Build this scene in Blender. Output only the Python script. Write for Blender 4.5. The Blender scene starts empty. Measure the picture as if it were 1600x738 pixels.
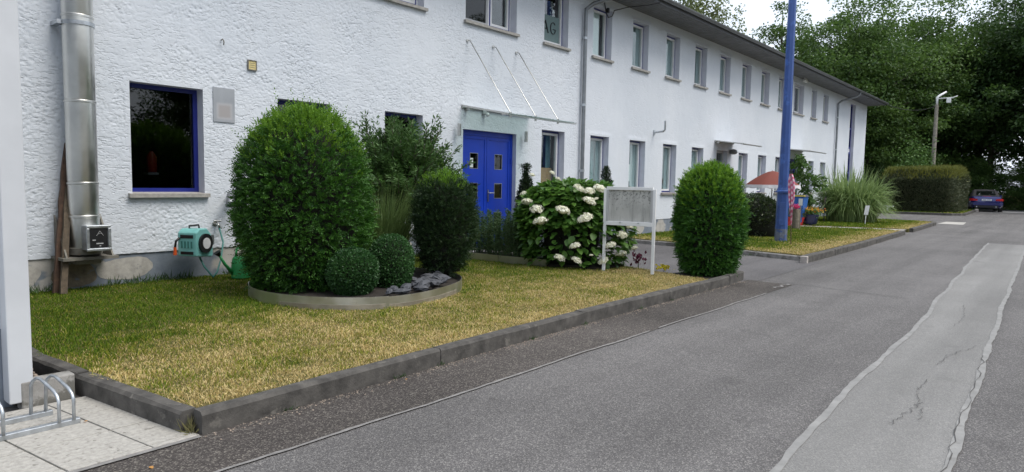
import bpy, math, random
import numpy as np
from mathutils import Vector, Matrix

R = math.radians
random.seed(7)
rng = np.random.default_rng(11)
scene = bpy.context.scene
col = scene.collection

# ------------------------------------------------------------------ camera
CAM_H = 1.22
FOCAL_PX, YAW, PITCH, ROLL = 1040.0, 0.700674, -0.080148, 0.017252
cam = bpy.data.cameras.new('camera')
cam.sensor_width = 36.0
cam.lens = FOCAL_PX / 1600.0 * 36.0
cam.clip_start = 0.05
cam.clip_end = 900.0
cam_o = bpy.data.objects.new('camera', cam)
col.objects.link(cam_o)
_f = Vector((math.cos(YAW) * math.cos(PITCH), math.sin(YAW) * math.cos(PITCH), math.sin(PITCH)))
_r = Vector((math.sin(YAW), -math.cos(YAW), 0))
_u = _r.cross(_f)
_r2 = _r * math.cos(ROLL) + _u * math.sin(ROLL)
_u2 = _u * math.cos(ROLL) - _r * math.sin(ROLL)
_m = Matrix((_r2, _u2, -_f)).transposed().to_4x4()
_m.translation = (0, 0, CAM_H)
cam_o.matrix_world = _m
scene.camera = cam_o

# ------------------------------------------------------------------ sky, sun, exposure
SUN_EL, SUN_AZ = R(58), R(-70)          # azimuth measured from +X towards +Y
world = bpy.data.worlds.new('World')
scene.world = world
world.use_nodes = True
wn, wl = world.node_tree.nodes, world.node_tree.links
wn.clear()
sky = wn.new('ShaderNodeTexSky')
sky.sky_type = 'NISHITA'
sky.sun_disc = False
sky.sun_elevation = SUN_EL
sky.sun_rotation = math.pi / 2 - SUN_AZ
sky.air_density = 1.0
sky.dust_density = 4.0
sky.ozone_density = 1.0
hz = wn.new('ShaderNodeMixRGB')          # thin high cloud evens out and whitens the blue
hz.inputs[0].default_value = 0.72
hz.inputs[2].default_value = (9.6, 10.4, 11.6, 1)
bg = wn.new('ShaderNodeBackground')
bg.inputs[1].default_value = 0.08
wo = wn.new('ShaderNodeOutputWorld')
wl.new(sky.outputs[0], hz.inputs[1])
wl.new(hz.outputs[0], bg.inputs[0])
wl.new(bg.outputs[0], wo.inputs[0])

sun = bpy.data.lights.new('sun', 'SUN')
sun.energy = 1.5
sun.angle = R(32)
sun.color = (1.0, 0.95, 0.87)
sun_o = bpy.data.objects.new('sun', sun)
col.objects.link(sun_o)
_sd = Vector((math.cos(SUN_AZ) * math.cos(SUN_EL), math.sin(SUN_AZ) * math.cos(SUN_EL), math.sin(SUN_EL)))
sun_o.rotation_euler = _sd.to_track_quat('Z', 'Y').to_euler()
sun_o.location = (0, -10, 30)

scene.view_settings.view_transform = 'Standard'
scene.view_settings.look = 'None'
scene.view_settings.exposure = 0.80
scene.view_settings.gamma = 1.0
scene.view_settings.use_curve_mapping = False
scene.render.engine = 'CYCLES'
scene.cycles.max_bounces = 6
scene.cycles.diffuse_bounces = 3
scene.cycles.glossy_bounces = 3
scene.cycles.transparent_max_bounces = 8
scene.cycles.use_denoising = True

# ------------------------------------------------------------------ helpers
WLOC = {}


def tag(o, label=None, cat=None, group=None, kind=None):
    if label: o['label'] = label
    if cat: o['category'] = cat
    if group: o['group'] = group
    if kind: o['kind'] = kind
    return o


def link(o, parent=None):
    col.objects.link(o)
    if parent is not None:
        o.parent = parent
    return o


def empty(name, loc, label, cat, group=None, rz=0.0, kind=None):
    o = bpy.data.objects.new(name, None)
    o.empty_display_size = 0.1
    o.location = loc
    o.rotation_euler = (0, 0, rz)
    link(o)
    WLOC[o.name] = Vector(loc)
    return tag(o, label, cat, group, kind)


def np_mesh(name, V, F, mat, smooth=False, attrs=None):
    """V (n,3); F (m,k) one polygon size."""
    V = np.ascontiguousarray(V, dtype=np.float32)
    F = np.ascontiguousarray(F, dtype=np.int32)
    me = bpy.data.meshes.new(name)
    me.vertices.add(len(V))
    me.vertices.foreach_set('co', V.ravel())
    k = F.shape[1]
    me.loops.add(F.size)
    me.loops.foreach_set('vertex_index', F.ravel())
    me.polygons.add(len(F))
    me.polygons.foreach_set('loop_start', np.arange(0, F.size, k, dtype=np.int32))
    try:
        me.polygons.foreach_set('loop_total', np.full(len(F), k, dtype=np.int32))
    except Exception:
        pass
    if attrs:
        for an, arr in attrs.items():
            arr = np.asarray(arr, dtype=np.float32)
            if arr.ndim == 1:
                a = me.attributes.new(an, 'FLOAT', 'POINT')
                a.data.foreach_set('value', arr)
            else:
                a = me.attributes.new(an, 'FLOAT_COLOR', 'POINT')
                c = np.ones((len(arr), 4), dtype=np.float32)
                c[:, :3] = arr
                a.data.foreach_set('color', c.ravel())
    me.update(calc_edges=True)
    me.polygons.foreach_set('use_smooth', np.full(len(F), smooth, dtype=bool))
    me.materials.append(mat)
    return me


class MB:
    def __init__(self):
        self.v, self.f = [], []

    def add(self, vs, fs):
        n = len(self.v)
        self.v += [tuple(x) for x in vs]
        self.f += [tuple(i + n for i in f) for f in fs]
        return self

    def box(self, x0, x1, y0, y1, z0, z1):
        return self.add([(x0, y0, z0), (x1, y0, z0), (x1, y1, z0), (x0, y1, z0),
                         (x0, y0, z1), (x1, y0, z1), (x1, y1, z1), (x0, y1, z1)],
                        [(0, 3, 2, 1), (4, 5, 6, 7), (0, 1, 5, 4), (1, 2, 6, 5), (2, 3, 7, 6), (3, 0, 4, 7)])

    def quad(self, a, b, c, d):
        return self.add([a, b, c, d], [(0, 1, 2, 3)])

    def prism(self, poly, z0, z1):
        """poly: list of (x,y) counter-clockwise; extruded in z"""
        n = len(poly)
        vs = [(x, y, z0) for x, y in poly] + [(x, y, z1) for x, y in poly]
        fs = [tuple(reversed(range(n))), tuple(range(n, 2 * n))]
        fs += [(i, (i + 1) % n, n + (i + 1) % n, n + i) for i in range(n)]
        return self.add(vs, fs)

    def obox(self, c, ux, uy, uz, hx, hy, hz):
        c, ux, uy, uz = Vector(c), Vector(ux), Vector(uy), Vector(uz)
        vs = []
        for sz in (-1, 1):
            for sx, sy in ((-1, -1), (1, -1), (1, 1), (-1, 1)):
                vs.append(c + ux * hx * sx + uy * hy * sy + uz * hz * sz)
        return self.add(vs, [(0, 3, 2, 1), (4, 5, 6, 7), (0, 1, 5, 4), (1, 2, 6, 5), (2, 3, 7, 6), (3, 0, 4, 7)])

    def beam(self, p0, p1, w, t, up=(0, 0, 1)):
        p0, p1 = Vector(p0), Vector(p1)
        d = (p1 - p0)
        L = d.length
        d.normalize()
        s = d.cross(Vector(up))
        if s.length < 1e-4: s = d.cross(Vector((1, 0, 0)))
        s.normalize()
        u = s.cross(d)
        return self.obox((p0 + p1) / 2, d, s, u, L / 2, w / 2, t / 2)

    def tube(self, path, rad, n=8, caps=True):
        path = [Vector(q) for q in path]
        m = len(path)
        if not hasattr(rad, '__len__'): rad = [rad] * m
        rings = []
        ref = None
        for i, q in enumerate(path):
            a = path[max(i - 1, 0)]
            b = path[min(i + 1, m - 1)]
            d = (b - a)
            if d.length < 1e-9: d = Vector((0, 0, 1))
            d.normalize()
            if ref is None:
                ref = Vector((0, 0, 1)) if abs(d.z) < .9 else Vector((1, 0, 0))
            s = d.cross(ref)
            if s.length < 1e-5: s = d.orthogonal()
            s.normalize()
            u = s.cross(d)
            ref = u
            rings.append([q + (s * math.cos(2 * math.pi * k / n) + u * math.sin(2 * math.pi * k / n)) * rad[i] for k in range(n)])
        vs = [x for r_ in rings for x in r_]
        fs = []
        for i in range(m - 1):
            for k in range(n):
                k2 = (k + 1) % n
                fs.append((i * n + k, (i + 1) * n + k, (i + 1) * n + k2, i * n + k2))
        if caps:
            fs.append(tuple(range(n)))
            fs.append(tuple(reversed(range((m - 1) * n, m * n))))
        return self.add(vs, fs)

    def lathe(self, prof, c=(0, 0, 0), n=20, caps=True, phase=0.0):
        vs, fs = [], []
        for r_, z in prof:
            for k in range(n):
                a = 2 * math.pi * k / n + phase
                vs.append((c[0] + r_ * math.cos(a), c[1] + r_ * math.sin(a), c[2] + z))
        m = len(prof)
        for i in range(m - 1):
            for k in range(n):
                k2 = (k + 1) % n
                fs.append((i * n + k, i * n + k2, (i + 1) * n + k2, (i + 1) * n + k))
        if caps:
            fs.append(tuple(reversed(range(n))))
            fs.append(tuple(range((m - 1) * n, m * n)))
        return self.add(vs, fs)

    def mesh(self, name, mat, origin=(0, 0, 0), smooth=False, autosmooth=None):
        me = bpy.data.meshes.new(name)
        ox, oy, oz = origin
        me.from_pydata([(x - ox, y - oy, z - oz) for x, y, z in self.v], [], self.f)
        me.materials.append(mat)
        if smooth or autosmooth:
            me.polygons.foreach_set('use_smooth', np.ones(len(me.polygons), dtype=bool))
            if autosmooth:
                me.set_sharp_from_angle(angle=R(autosmooth))
        me.update()
        return me

    def build(self, name, mat, parent=None, smooth=False, auto=None, bevel=0, local=False, kind=None):
        """world-coordinate verts unless local; parent roots are translation-only then"""
        org = (0, 0, 0)
        if parent is not None and not local:
            org = WLOC.get(parent.name, Vector((0, 0, 0)))
        me = self.mesh(name, mat, org, smooth, auto)
        o = bpy.data.objects.new(name, me)
        link(o, parent)
        if parent is not None:
            WLOC[o.name] = Vector(org)
        else:
            WLOC[o.name] = Vector((0, 0, 0))
        if bevel:
            b = o.modifiers.new('bevel', 'BEVEL')
            b.width = bevel
            b.segments = 2
            b.limit_method = 'ANGLE'
        if kind: o['kind'] = kind
        return o


def put(name, me, parent=None, loc=(0, 0, 0), rot=(0, 0, 0), kind=None, scale=None):
    o = bpy.data.objects.new(name, me)
    o.location = loc
    o.rotation_euler = rot
    if scale: o.scale = scale
    link(o, parent)
    if kind: o['kind'] = kind
    return o


def noise2(x, y, seed=0):
    """smooth gradient-ish value noise, vectorised, about -1..1"""
    xi = np.floor(x).astype(np.int64)
    yi = np.floor(y).astype(np.int64)
    xf, yf = x - xi, y - yi
    u = xf * xf * xf * (xf * (xf * 6 - 15) + 10)
    v = yf * yf * yf * (yf * (yf * 6 - 15) + 10)

    def g(ix, iy, fx, fy):
        hsh = (ix * 374761393 + iy * 668265263 + seed * 974711) & 0xffffffff
        hsh = ((hsh ^ (hsh >> 13)) * 1274126177) & 0xffffffff
        a = ((hsh ^ (hsh >> 16)) & 0xffff) / 65536.0 * 2 * np.pi
        return np.cos(a) * fx + np.sin(a) * fy
    n00 = g(xi, yi, xf, yf)
    n10 = g(xi + 1, yi, xf - 1, yf)
    n01 = g(xi, yi + 1, xf, yf - 1)
    n11 = g(xi + 1, yi + 1, xf - 1, yf - 1)
    return 1.5 * ((n00 * (1 - u) + n10 * u) * (1 - v) + (n01 * (1 - u) + n11 * u) * v)


def lump3(P, freq, seed, n=9):
    r_ = np.random.default_rng(seed)
    out = np.zeros(len(P))
    for i in range(n):
        k = r_.normal(size=3)
        k = k / np.linalg.norm(k) * freq * (0.6 + 0.9 * r_.random())
        out += np.sin(P @ k + r_.random() * 6.28)
    return out / math.sqrt(n)


def sstep(a, b, x):
    t = np.clip((x - a) / (b - a), 0, 1)
    return t * t * (3 - 2 * t)


def unit(a):
    return a / np.maximum(np.linalg.norm(a, axis=1, keepdims=True), 1e-9)


# ------------------------------------------------------------------ materials
class NT:
    def __init__(self, name):
        self.m = bpy.data.materials.new(name)
        self.m.use_nodes = True
        self.t = self.m.node_tree
        self.t.nodes.clear()
        self.out = self.t.nodes.new('ShaderNodeOutputMaterial')

    def n(self, typ, **kw):
        nd = self.t.nodes.new('ShaderNode' + typ)
        for k, v in kw.items():
            if k.startswith('i_'):
                key = k[2:]
                key = int(key) if key.isdigit() else key.replace('_', ' ')
                nd.inputs[key].default_value = v
            else:
                setattr(nd, k, v)
        return nd

    def l(self, a, b):
        self.t.links.new(a, b)

    def coord(self, scale=1.0, obj=True):
        c = self.n('TexCoord')
        m = self.n('Mapping')
        m.inputs['Scale'].default_value = (scale,) * 3 if not hasattr(scale, '__len__') else scale
        if obj:
            self.l(c.outputs['Object'], m.inputs[0])
        else:
            g = self.n('NewGeometry')
            self.l(g.outputs['Position'], m.inputs[0])
        return m.outputs[0]

    def noise(self, vec, scale, detail=4, rough=.55, dist=0.0):
        nd = self.n('TexNoise')
        nd.inputs['Scale'].default_value = scale
        nd.inputs['Detail'].default_value = detail
        nd.inputs['Roughness'].default_value = rough
        nd.inputs['Distortion'].default_value = dist
        self.l(vec, nd.inputs['Vector'])
        return nd.outputs['Fac']

    def ramp(self, fac, stops):
        nd = self.n('ValToRGB')
        e = nd.color_ramp.elements
        while len(e) < len(stops): e.new(0.5)
        for i, (p_, c) in enumerate(stops):
            e[i].position = p_
            if not hasattr(c, '__len__'): c = (c, c, c)
            e[i].color = (c[0], c[1], c[2], 1)
        self.l(fac, nd.inputs[0])
        return nd.outputs[0]

    def mix(self, fac, a, b, mode='MIX'):
        nd = self.n('MixRGB')
        nd.blend_type = mode
        for i, x in enumerate((fac, a, b)):
            if hasattr(x, 'is_linked') or hasattr(x, 'links'):
                self.l(x, nd.inputs[i])
            elif i == 0:
                nd.inputs[0].default_value = x
            else:
                nd.inputs[i].default_value = (x[0], x[1], x[2], 1)
        return nd.outputs[0]

    def bump(self, hgt, strength=.5, dist=.01, normal=None):
        nd = self.n('Bump')
        nd.inputs['Strength'].default_value = strength
        nd.inputs['Distance'].default_value = dist
        self.l(hgt, nd.inputs['Height'])
        if normal: self.l(normal, nd.inputs['Normal'])
        return nd.outputs[0]

    def bsdf(self, color=None, rough=.6, metal=0.0, normal=None, spec=.5, coat=0.0):
        b = self.n('BsdfPrincipled')
        for key, x in (('Base Color', color), ('Roughness', rough), ('Metallic', metal), ('Normal', normal)):
            if x is None: continue
            if hasattr(x, 'links'):
                self.l(x, b.inputs[key])
            elif key == 'Base Color':
                b.inputs[key].default_value = (x[0], x[1], x[2], 1)
            else:
                b.inputs[key].default_value = x
        b.inputs['Specular IOR Level'].default_value = spec
        b.inputs['Coat Weight'].default_value = coat
        return b.outputs[0]

    def done(self, sh):
        self.l(sh, self.out.inputs[0])
        return self.m


def plain(name, c, rough=.55, metal=0.0, var=.12, nscale=14.0, bump=0.0, bscale=120.0, spec=.5, coat=0.0, wear=None):
    t = NT(name)
    v = t.coord(obj=False)
    f = t.noise(v, nscale, 5, .6)
    c0 = tuple(x * (1 - var) for x in c)
    c1 = tuple(min(1, x * (1 + var)) for x in c)
    cc = t.ramp(f, [(.3, c0), (.7, c1)])
    if wear:
        wc, amt, ws = wear
        g = t.noise(v, ws, 6, .65)
        mk = t.ramp(g, [(1 - amt, 0.0), (min(1, 1.06 - amt), 1.0)])
        cc = t.mix(mk, cc, wc)
    nrm = None
    if bump:
        nrm = t.bump(t.noise(v, bscale, 3, .6), bump, .004)
    rr = t.ramp(f, [(.3, max(0, rough - .06)), (.7, min(1, rough + .08))])
    return t.done(t.bsdf(cc, rr, metal, nrm, spec, coat))


def leaf_mat(name, c0, c1, trans=.3, rough=.5, spec=.35):
    t = NT(name)
    a = t.n('Attribute', attribute_name='tint')
    cc = t.ramp(a.outputs['Fac'], [(0.0, c0), (1.0, c1)])
    p = t.bsdf(cc, rough, 0, None, spec)
    tr = t.n('BsdfTranslucent')
    t.l(t.mix(.5, cc, tuple(min(1, x * 1.5) for x in c1)), tr.inputs[0])
    ms = t.n('MixShader')
    ms.inputs[0].default_value = trans
    t.l(p, ms.inputs[1])
    t.l(tr.outputs[0], ms.inputs[2])
    return t.done(ms.outputs[0])


def col_mat(name, rough=.7, trans=.25):
    t = NT(name)
    a = t.n('Attribute', attribute_name='col')
    p = t.bsdf(a.outputs['Color'], rough, 0, None, .2)
    tr = t.n('BsdfTranslucent')
    t.l(a.outputs['Color'], tr.inputs[0])
    ms = t.n('MixShader')
    ms.inputs[0].default_value = trans
    t.l(p, ms.inputs[1])
    t.l(tr.outputs[0], ms.inputs[2])
    return t.done(ms.outputs[0])


M = {}


def stucco_mat(name, bump_scale, bstr, bdist):
    t = NT(name)
    v = t.coord(obj=False)
    big = t.noise(v, .6, 4, .6)
    fine = t.noise(v, 9, 5, .65)
    cc = t.ramp(big, [(.3, (.59, .632, .69)), (.7, (.67, .705, .755))])
    cc = t.mix(t.ramp(fine, [(.60, 0.0), (.85, .28)]), cc, (.50, .53, .565))
    # faint rain streaks
    vs = t.coord((9, 9, .35), obj=False)
    cc = t.mix(t.ramp(t.noise(vs, 1.0, 4, .6), [(.58, 0.0), (.8, .22)]), cc, (.55, .58, .58))
    # green-grey soiling in blotches
    cc = t.mix(t.ramp(t.noise(v, 1.7, 6, .7), [(.62, 0.0), (.85, .3)]), cc, (.50, .54, .50))
    # short trowel pits in three directions
    pits = None
    for ang, off in ((.62, 0.0), (-.40, 3.7), (1.15, 7.9)):
        mp = t.n('Mapping')
        mp.inputs['Location'].default_value = (off, 0, off)
        mp.inputs['Rotation'].default_value = (0, ang, 0)
        mp.inputs['Scale'].default_value = (bump_scale * .38, bump_scale * .7, bump_scale)
        t.l(v, mp.inputs[0])
        pn = t.ramp(t.noise(mp.outputs[0], 1.0, 2, .5, .4), [(.60, 1.0), (.68, 0.0)])
        pits = pn if pits is None else t.mix(1.0, pits, pn, 'MULTIPLY')
    grp = t.ramp(t.noise(v, 1.5, 4, .6), [(.40, .25), (.62, 1.0)])
    pits = t.mix(grp, (1, 1, 1), pits)
    nr = t.bump(pits, bstr, bdist)
    nr = t.bump(t.noise(v, 90, 3, .6), .22, .004, nr)
    return t.done(t.bsdf(cc, .85, 0, nr, .25))


M['stucco_near'] = stucco_mat('stucco_near', 36, .62, .009)
M['stucco_far'] = stucco_mat('stucco_far', 26, .45, .008)
M['reveal'] = plain('reveal', (.60, .62, .70), .8, var=.06, nscale=6, bump=.2)
M['interior'] = plain('interior', (.07, .068, .062), .9, var=.1, nscale=2)  # room surfaces coloured dark so the unlit rooms read as shade


def plinth_mat():
    t = NT('plinth')
    v = t.coord(obj=False)
    n1 = t.noise(v, 1.6, 3, .5, .3)
    n2 = t.noise(v, 7, 5, .65)
    cc = t.ramp(n2, [(.3, (.15, .18, .22)), (.7, (.24, .27, .31))])
    patch = t.ramp(n1, [(.585, 0.0), (.61, 1.0)])
    cc = t.mix(patch, cc, t.ramp(n2, [(.3, (.36, .35, .33)), (.7, (.50, .48, .45))]))
    dirt = t.ramp(t.noise(t.coord((3, 3, 14), obj=False), .8, 5, .7), [(.6, 0.0), (.75, .6)])
    cc = t.mix(dirt, cc, (.22, .19, .14))
    nr = t.bump(t.noise(v, 60, 4, .6), .4, .005)
    return t.done(t.bsdf(cc, .85, 0, nr, .25))


M['plinth'] = plinth_mat()


def asphalt_mat(name, c0, c1, speck, stain=.35, coarse=90):
    t = NT(name)
    v = t.coord(obj=False)
    vo = t.n('TexVoronoi')
    vo.inputs['Scale'].default_value = coarse
    t.l(v, vo.inputs['Vector'])
    sp = t.ramp(vo.outputs['Color'], [(0.0, c0), (1.0, c1)])
    sc_ = t.n('SeparateColor')
    t.l(vo.outputs['Color'], sc_.inputs[0])
    cc = t.ramp(sc_.outputs[0], [(0.0, c0), (.75, c1), (1.0, speck)])
    big = t.noise(v, .45, 6, .65)
    k = t.ramp(big, [(.25, 1 - stain), (.75, 1 + stain * .35)])
    cc = t.mix(1.0, cc, k, 'MULTIPLY')
    cc = t.mix(t.ramp(t.noise(v, 1.9, 3, .5), [(.66, 0.0), (.74, .35)]), cc, tuple(x * .6 for x in c0))
    # long tyre-worn streaks along the road
    k2 = t.ramp(t.noise(t.coord((.12, 2.2, 1), obj=False), 1.0, 4, .55), [(.3, .80), (.7, 1.12)])
    cc = t.mix(1.0, cc, k2, 'MULTIPLY')
    h = t.mix(.5, t.noise(v, 260, 2, .6), vo.outputs['Distance'])
    nr = t.bump(h, .7, .006)
    return t.done(t.bsdf(cc, .88, 0, nr, .3))


M['asphalt'] = asphalt_mat('asphalt', (.092, .088, .088), (.162, .155, .154), (.29, .28, .265), .30, 170)
M['asphalt_dark'] = asphalt_mat('asphalt_dark', (.050, .044, .041), (.098, .086, .080), (.25, .23, .2), .5, 140)
M['asphalt_path'] = asphalt_mat('asphalt_path', (.09, .086, .09), (.145, .14, .142), (.21, .2, .2), .25, 150)
M['patch'] = asphalt_mat('asphalt_patch', (.188, .186, .182), (.245, .241, .235), (.30, .295, .28), .2, 170)
M['seal'] = plain('joint_seal', (.232, .230, .224), .85, var=.2, nscale=8, bump=.3, wear=((.20, .197, .19), .42, 10.0))
M['seal_old'] = plain('old_joint', (.205, .197, .19), .85, var=.25, nscale=18, bump=.4, wear=((.15, .145, .14), .36, 9.0))
M['crack'] = plain('crack', (.06, .057, .055), .95, var=.2)
M['concrete'] = plain('concrete', (.27, .26, .245), .9, var=.28, nscale=9, bump=.6, bscale=70, wear=((.14, .135, .12), .5, 5.0))
M['kerb'] = plain('kerb_stone', (.078, .073, .067), .92, var=.5, nscale=9, bump=.8, bscale=55, wear=((.15, .14, .125), .38, 7.0))
M['slab'] = plain('paving_slab', (.37, .355, .325), .9, var=.22, nscale=40, bump=.7, bscale=140, wear=((.19, .18, .16), .40, 26.0))
M['joint'] = plain('joint_sand', (.10, .092, .075), .95, var=.3, nscale=30)
M['sill'] = plain('sill_stone', (.36, .345, .32), .85, var=.22, nscale=25, bump=.4, wear=((.2, .2, .17), .40, 8.0))
M['sill_dark'] = plain('sill_stone_dark', (.28, .26, .25), .85, var=.2, nscale=60, bump=.4)
M['blue_frame'] = plain('blue_window_paint', (.016, .026, .22), .35, var=.1, nscale=5)
M['blue_door'] = plain('blue_door_paint', (.006, .045, .46), .38, var=.10, nscale=3, bump=.05, bscale=40)
M['white_frame'] = plain('white_window_plastic', (.72, .73, .74), .35, var=.05)
M['grey_frame'] = plain('grey_window_plastic', (.42, .43, .44), .4, var=.05)
M['white_paint'] = plain('white_paint', (.74, .75, .76), .5, var=.06, nscale=3, wear=((.5, .5, .47), .30, 5.0))
M['post_white'] = plain('post_white', (.55, .57, .60), .5, var=.06, nscale=3)
M['grey_wall'] = plain('grey_wall', (.20, .23, .28), .85, var=.12, nscale=8, bump=.4)
M['gutter'] = plain('gutter_zinc', (.22, .235, .25), .42, .55, var=.2, nscale=6)
M['soffit_dark'] = plain('fascia_dark', (.10, .105, .115), .6, var=.15, nscale=4)


def soffit_mat():
    t = NT('soffit_boards')
    v = t.coord(obj=False)
    w = t.n('TexWave')
    w.wave_type = 'BANDS'
    w.bands_direction = 'Y'
    w.inputs['Scale'].default_value = 3.3
    w.inputs['Distortion'].default_value = 0
    t.l(v, w.inputs['Vector'])
    f = t.noise(v, 5, 5, .6)
    cc = t.ramp(f, [(.3, (.13, .135, .145)), (.7, (.20, .205, .215))])
    nr = t.bump(w.outputs['Fac'], .8, .02)
    return t.done(t.bsdf(cc, .7, 0, nr, .3))


M['soffit'] = soffit_mat()
M['roof'] = plain('roof_tile', (.09, .085, .085), .8, var=.25, nscale=5, bump=.4, bscale=12)
M['steel'] = plain('stainless_steel', (.55, .55, .53), .33, 1.0, var=.12, nscale=3)
M['flue'] = plain('flue_steel', (.68, .68, .655), .36, 1.0, var=.12, nscale=3, bump=.05, bscale=9, wear=((.50, .50, .45), .40, 3.2))
M['galv'] = plain('galvanised_steel', (.50, .53, .56), .38, .9, var=.2, nscale=20)
M['alu'] = plain('aluminium_edging', (.62, .61, .58), .36, .95, var=.12, nscale=5, wear=((.42, .40, .36), .36, 9.0))
M['alu_dull'] = plain('dull_edging', (.40, .36, .30), .5, .7, var=.2, nscale=9)
M['rusty'] = plain('weathered_bracket', (.20, .19, .165), .75, .3, var=.3, nscale=9, bump=.3, wear=((.2, .12, .06), .35, 7.0))
M['black'] = plain('black_plastic', (.012, .012, .014), .4, var=.1)
M['rubber'] = plain('rubber', (.018, .018, .018), .8, var=.2)
M['wood'] = plain('weathered_wood', (.085, .050, .034), .85, var=.4, nscale=20, bump=.5, bscale=50)
M['wood_grey'] = plain('grey_wood', (.22, .19, .15), .85, var=.35, nscale=16, bump=.5, bscale=50)
M['timber_rot'] = plain('rotten_timber', (.10, .078, .055), .9, var=.4, nscale=24, bump=.7, bscale=50)
M['bark'] = plain('bark', (.085, .07, .055), .9, var=.35, nscale=9, bump=.8, bscale=24)
M['soil'] = plain('soil', (.022, .017, .013), .95, var=.4, nscale=24, bump=.9, bscale=60)
M['turf'] = None
M['slate'] = plain('slate_stone', (.065, .068, .078), .75, var=.4, nscale=12, bump=.7, bscale=40, wear=((.17, .165, .16), .33, 11.0))
M['pebble'] = plain('pebble', (.26, .21, .17), .85, var=.4, nscale=22, bump=.4)
M['teal'] = plain('teal_plastic', (.20, .50, .48), .4, var=.08, wear=((.13, .33, .32), .32, 9.0))
M['teal_hose'] = plain('teal_hose', (.05, .20, .18), .5, var=.1)
M['orange'] = plain('orange_plastic', (.65, .10, .02), .4, var=.1)
M['can_green'] = plain('watering_can_green', (.03, .30, .09), .45, var=.12)
M['lamp_blue'] = plain('lamp_post_blue', (.032, .078, .26), .42, var=.14, nscale=2.5, wear=((.05, .12, .38), .45, 3.0))
M['lamp_base'] = plain('lamp_post_worn', (.12, .14, .19), .75, var=.35, nscale=14, bump=.4, wear=((.04, .08, .24), .45, 8.0))
M['umbrella'] = plain('umbrella_fabric', (.19, .048, .034), .8, var=.08, nscale=6)
M['valance'] = plain('umbrella_valance', (.72, .70, .72), .85, var=.1, nscale=9)
M['bin_blue'] = plain('bin_blue', (.02, .11, .38), .5, var=.1)
M['bin_dark'] = plain('bin_dark', (.04, .04, .05), .55, var=.1)
M['yellow'] = plain('yellow_plastic', (.62, .50, .08), .5, var=.1)
M['pot_blue'] = plain('pot_blue', (.015, .02, .07), .35, var=.2)
M['pot_red'] = plain('pot_red', (.45, .03, .025), .5, var=.15)
M['pot_clay'] = plain('pot_clay', (.30, .12, .07), .8, var=.2)
M['pink'] = plain('pink_petal', (.80, .08, .24), .6, var=.2)
M['car_blue'] = plain('car_paint_blue', (.008, .014, .13), .22, .3, var=.05, coat=.8)
M['soft_top'] = plain('car_soft_top', (.035, .033, .035), .8, var=.15)
M['tail'] = plain('tail_light', (.55, .02, .025), .2, var=.2, nscale=40)
M['plate'] = plain('number_plate', (.75, .76, .78), .4, var=.05)
M['plate_ink'] = plain('number_plate_mark', (.12, .14, .22), .5, var=.2, nscale=60)
M['alloy'] = plain('wheel_alloy', (.55, .56, .58), .35, .8, var=.1)
M['board'] = None
M['pole_concrete'] = plain('pole_concrete', (.26, .235, .20), .85, var=.25, nscale=6)
M['gravelstone'] = M['pebble']
M['fabric_curtain'] = plain('curtain', (.40, .45, .46), .9, var=.1, nscale=20)
M['curtain_teal'] = plain('curtain_teal', (.17, .26, .27), .9, var=.15, nscale=20)
M['curtain_gold'] = plain('blind_tan', (.45, .28, .14), .9, var=.1, nscale=20)
M['film'] = plain('frosted_film', (.16, .23, .23), .8, var=.1, nscale=30)
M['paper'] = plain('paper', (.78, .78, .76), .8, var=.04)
M['ink'] = plain('ink', (.03, .03, .035), .7, var=.1)
M['cream_box'] = plain('cream_enamel', (.62, .52, .24), .45, var=.12, nscale=40)
M['plaque'] = plain('brushed_plaque', (.34, .355, .375), .45, .35, var=.08, nscale=3)
M['conc_light'] = plain('pale_concrete', (.42, .40, .37), .9, var=.18, nscale=2.5, bump=.3)
M['whitewash'] = plain('kerb_whitewash', (.42, .38, .35), .85, var=.2, nscale=18, bump=.4)


def plaque_mat():
    t = NT('plaque_face')
    c = t.n('TexCoord')
    v = t.coord(1)
    # a worn, blurred beige emblem in the lower half of the plate
    sx = t.n('SeparateXYZ')
    t.l(c.outputs['Object'], sx.inputs[0])

    def soft(src, cen, half):
        a = t.n('Math', operation='SUBTRACT')
        t.l(src, a.inputs[0]); a.inputs[1].default_value = cen
        b = t.n('Math', operation='ABSOLUTE')
        t.l(a.outputs[0], b.inputs[0])
        m = t.n('MapRange', interpolation_type='SMOOTHSTEP')
        t.l(b.outputs[0], m.inputs[0])
        m.inputs[1].default_value = half + .018
        m.inputs[2].default_value = half - .018
        m.inputs[3].default_value = 0
        m.inputs[4].default_value = 1
        return m.outputs[0]
    mm = t.n('Math', operation='MULTIPLY')
    t.l(soft(sx.outputs[0], .142, .075), mm.inputs[0])
    t.l(soft(sx.outputs[2], .135, .075), mm.inputs[1])
    m2 = t.n('Math', operation='MULTIPLY')
    t.l(soft(sx.outputs[0], .142, .10), m2.inputs[0])
    t.l(soft(sx.outputs[2], .135, .10), m2.inputs[1])
    base = t.ramp(t.noise(v, 6, 3), [(.3, (.31, .33, .36)), (.7, (.37, .39, .42))])
    cc = t.mix(m2.outputs[0], base, (.43, .43, .45))
    cc = t.mix(mm.outputs[0], cc, (.37, .35, .35))
    return t.done(t.bsdf(cc, .5, .1))


M['plaque_face'] = plaque_mat()


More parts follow.
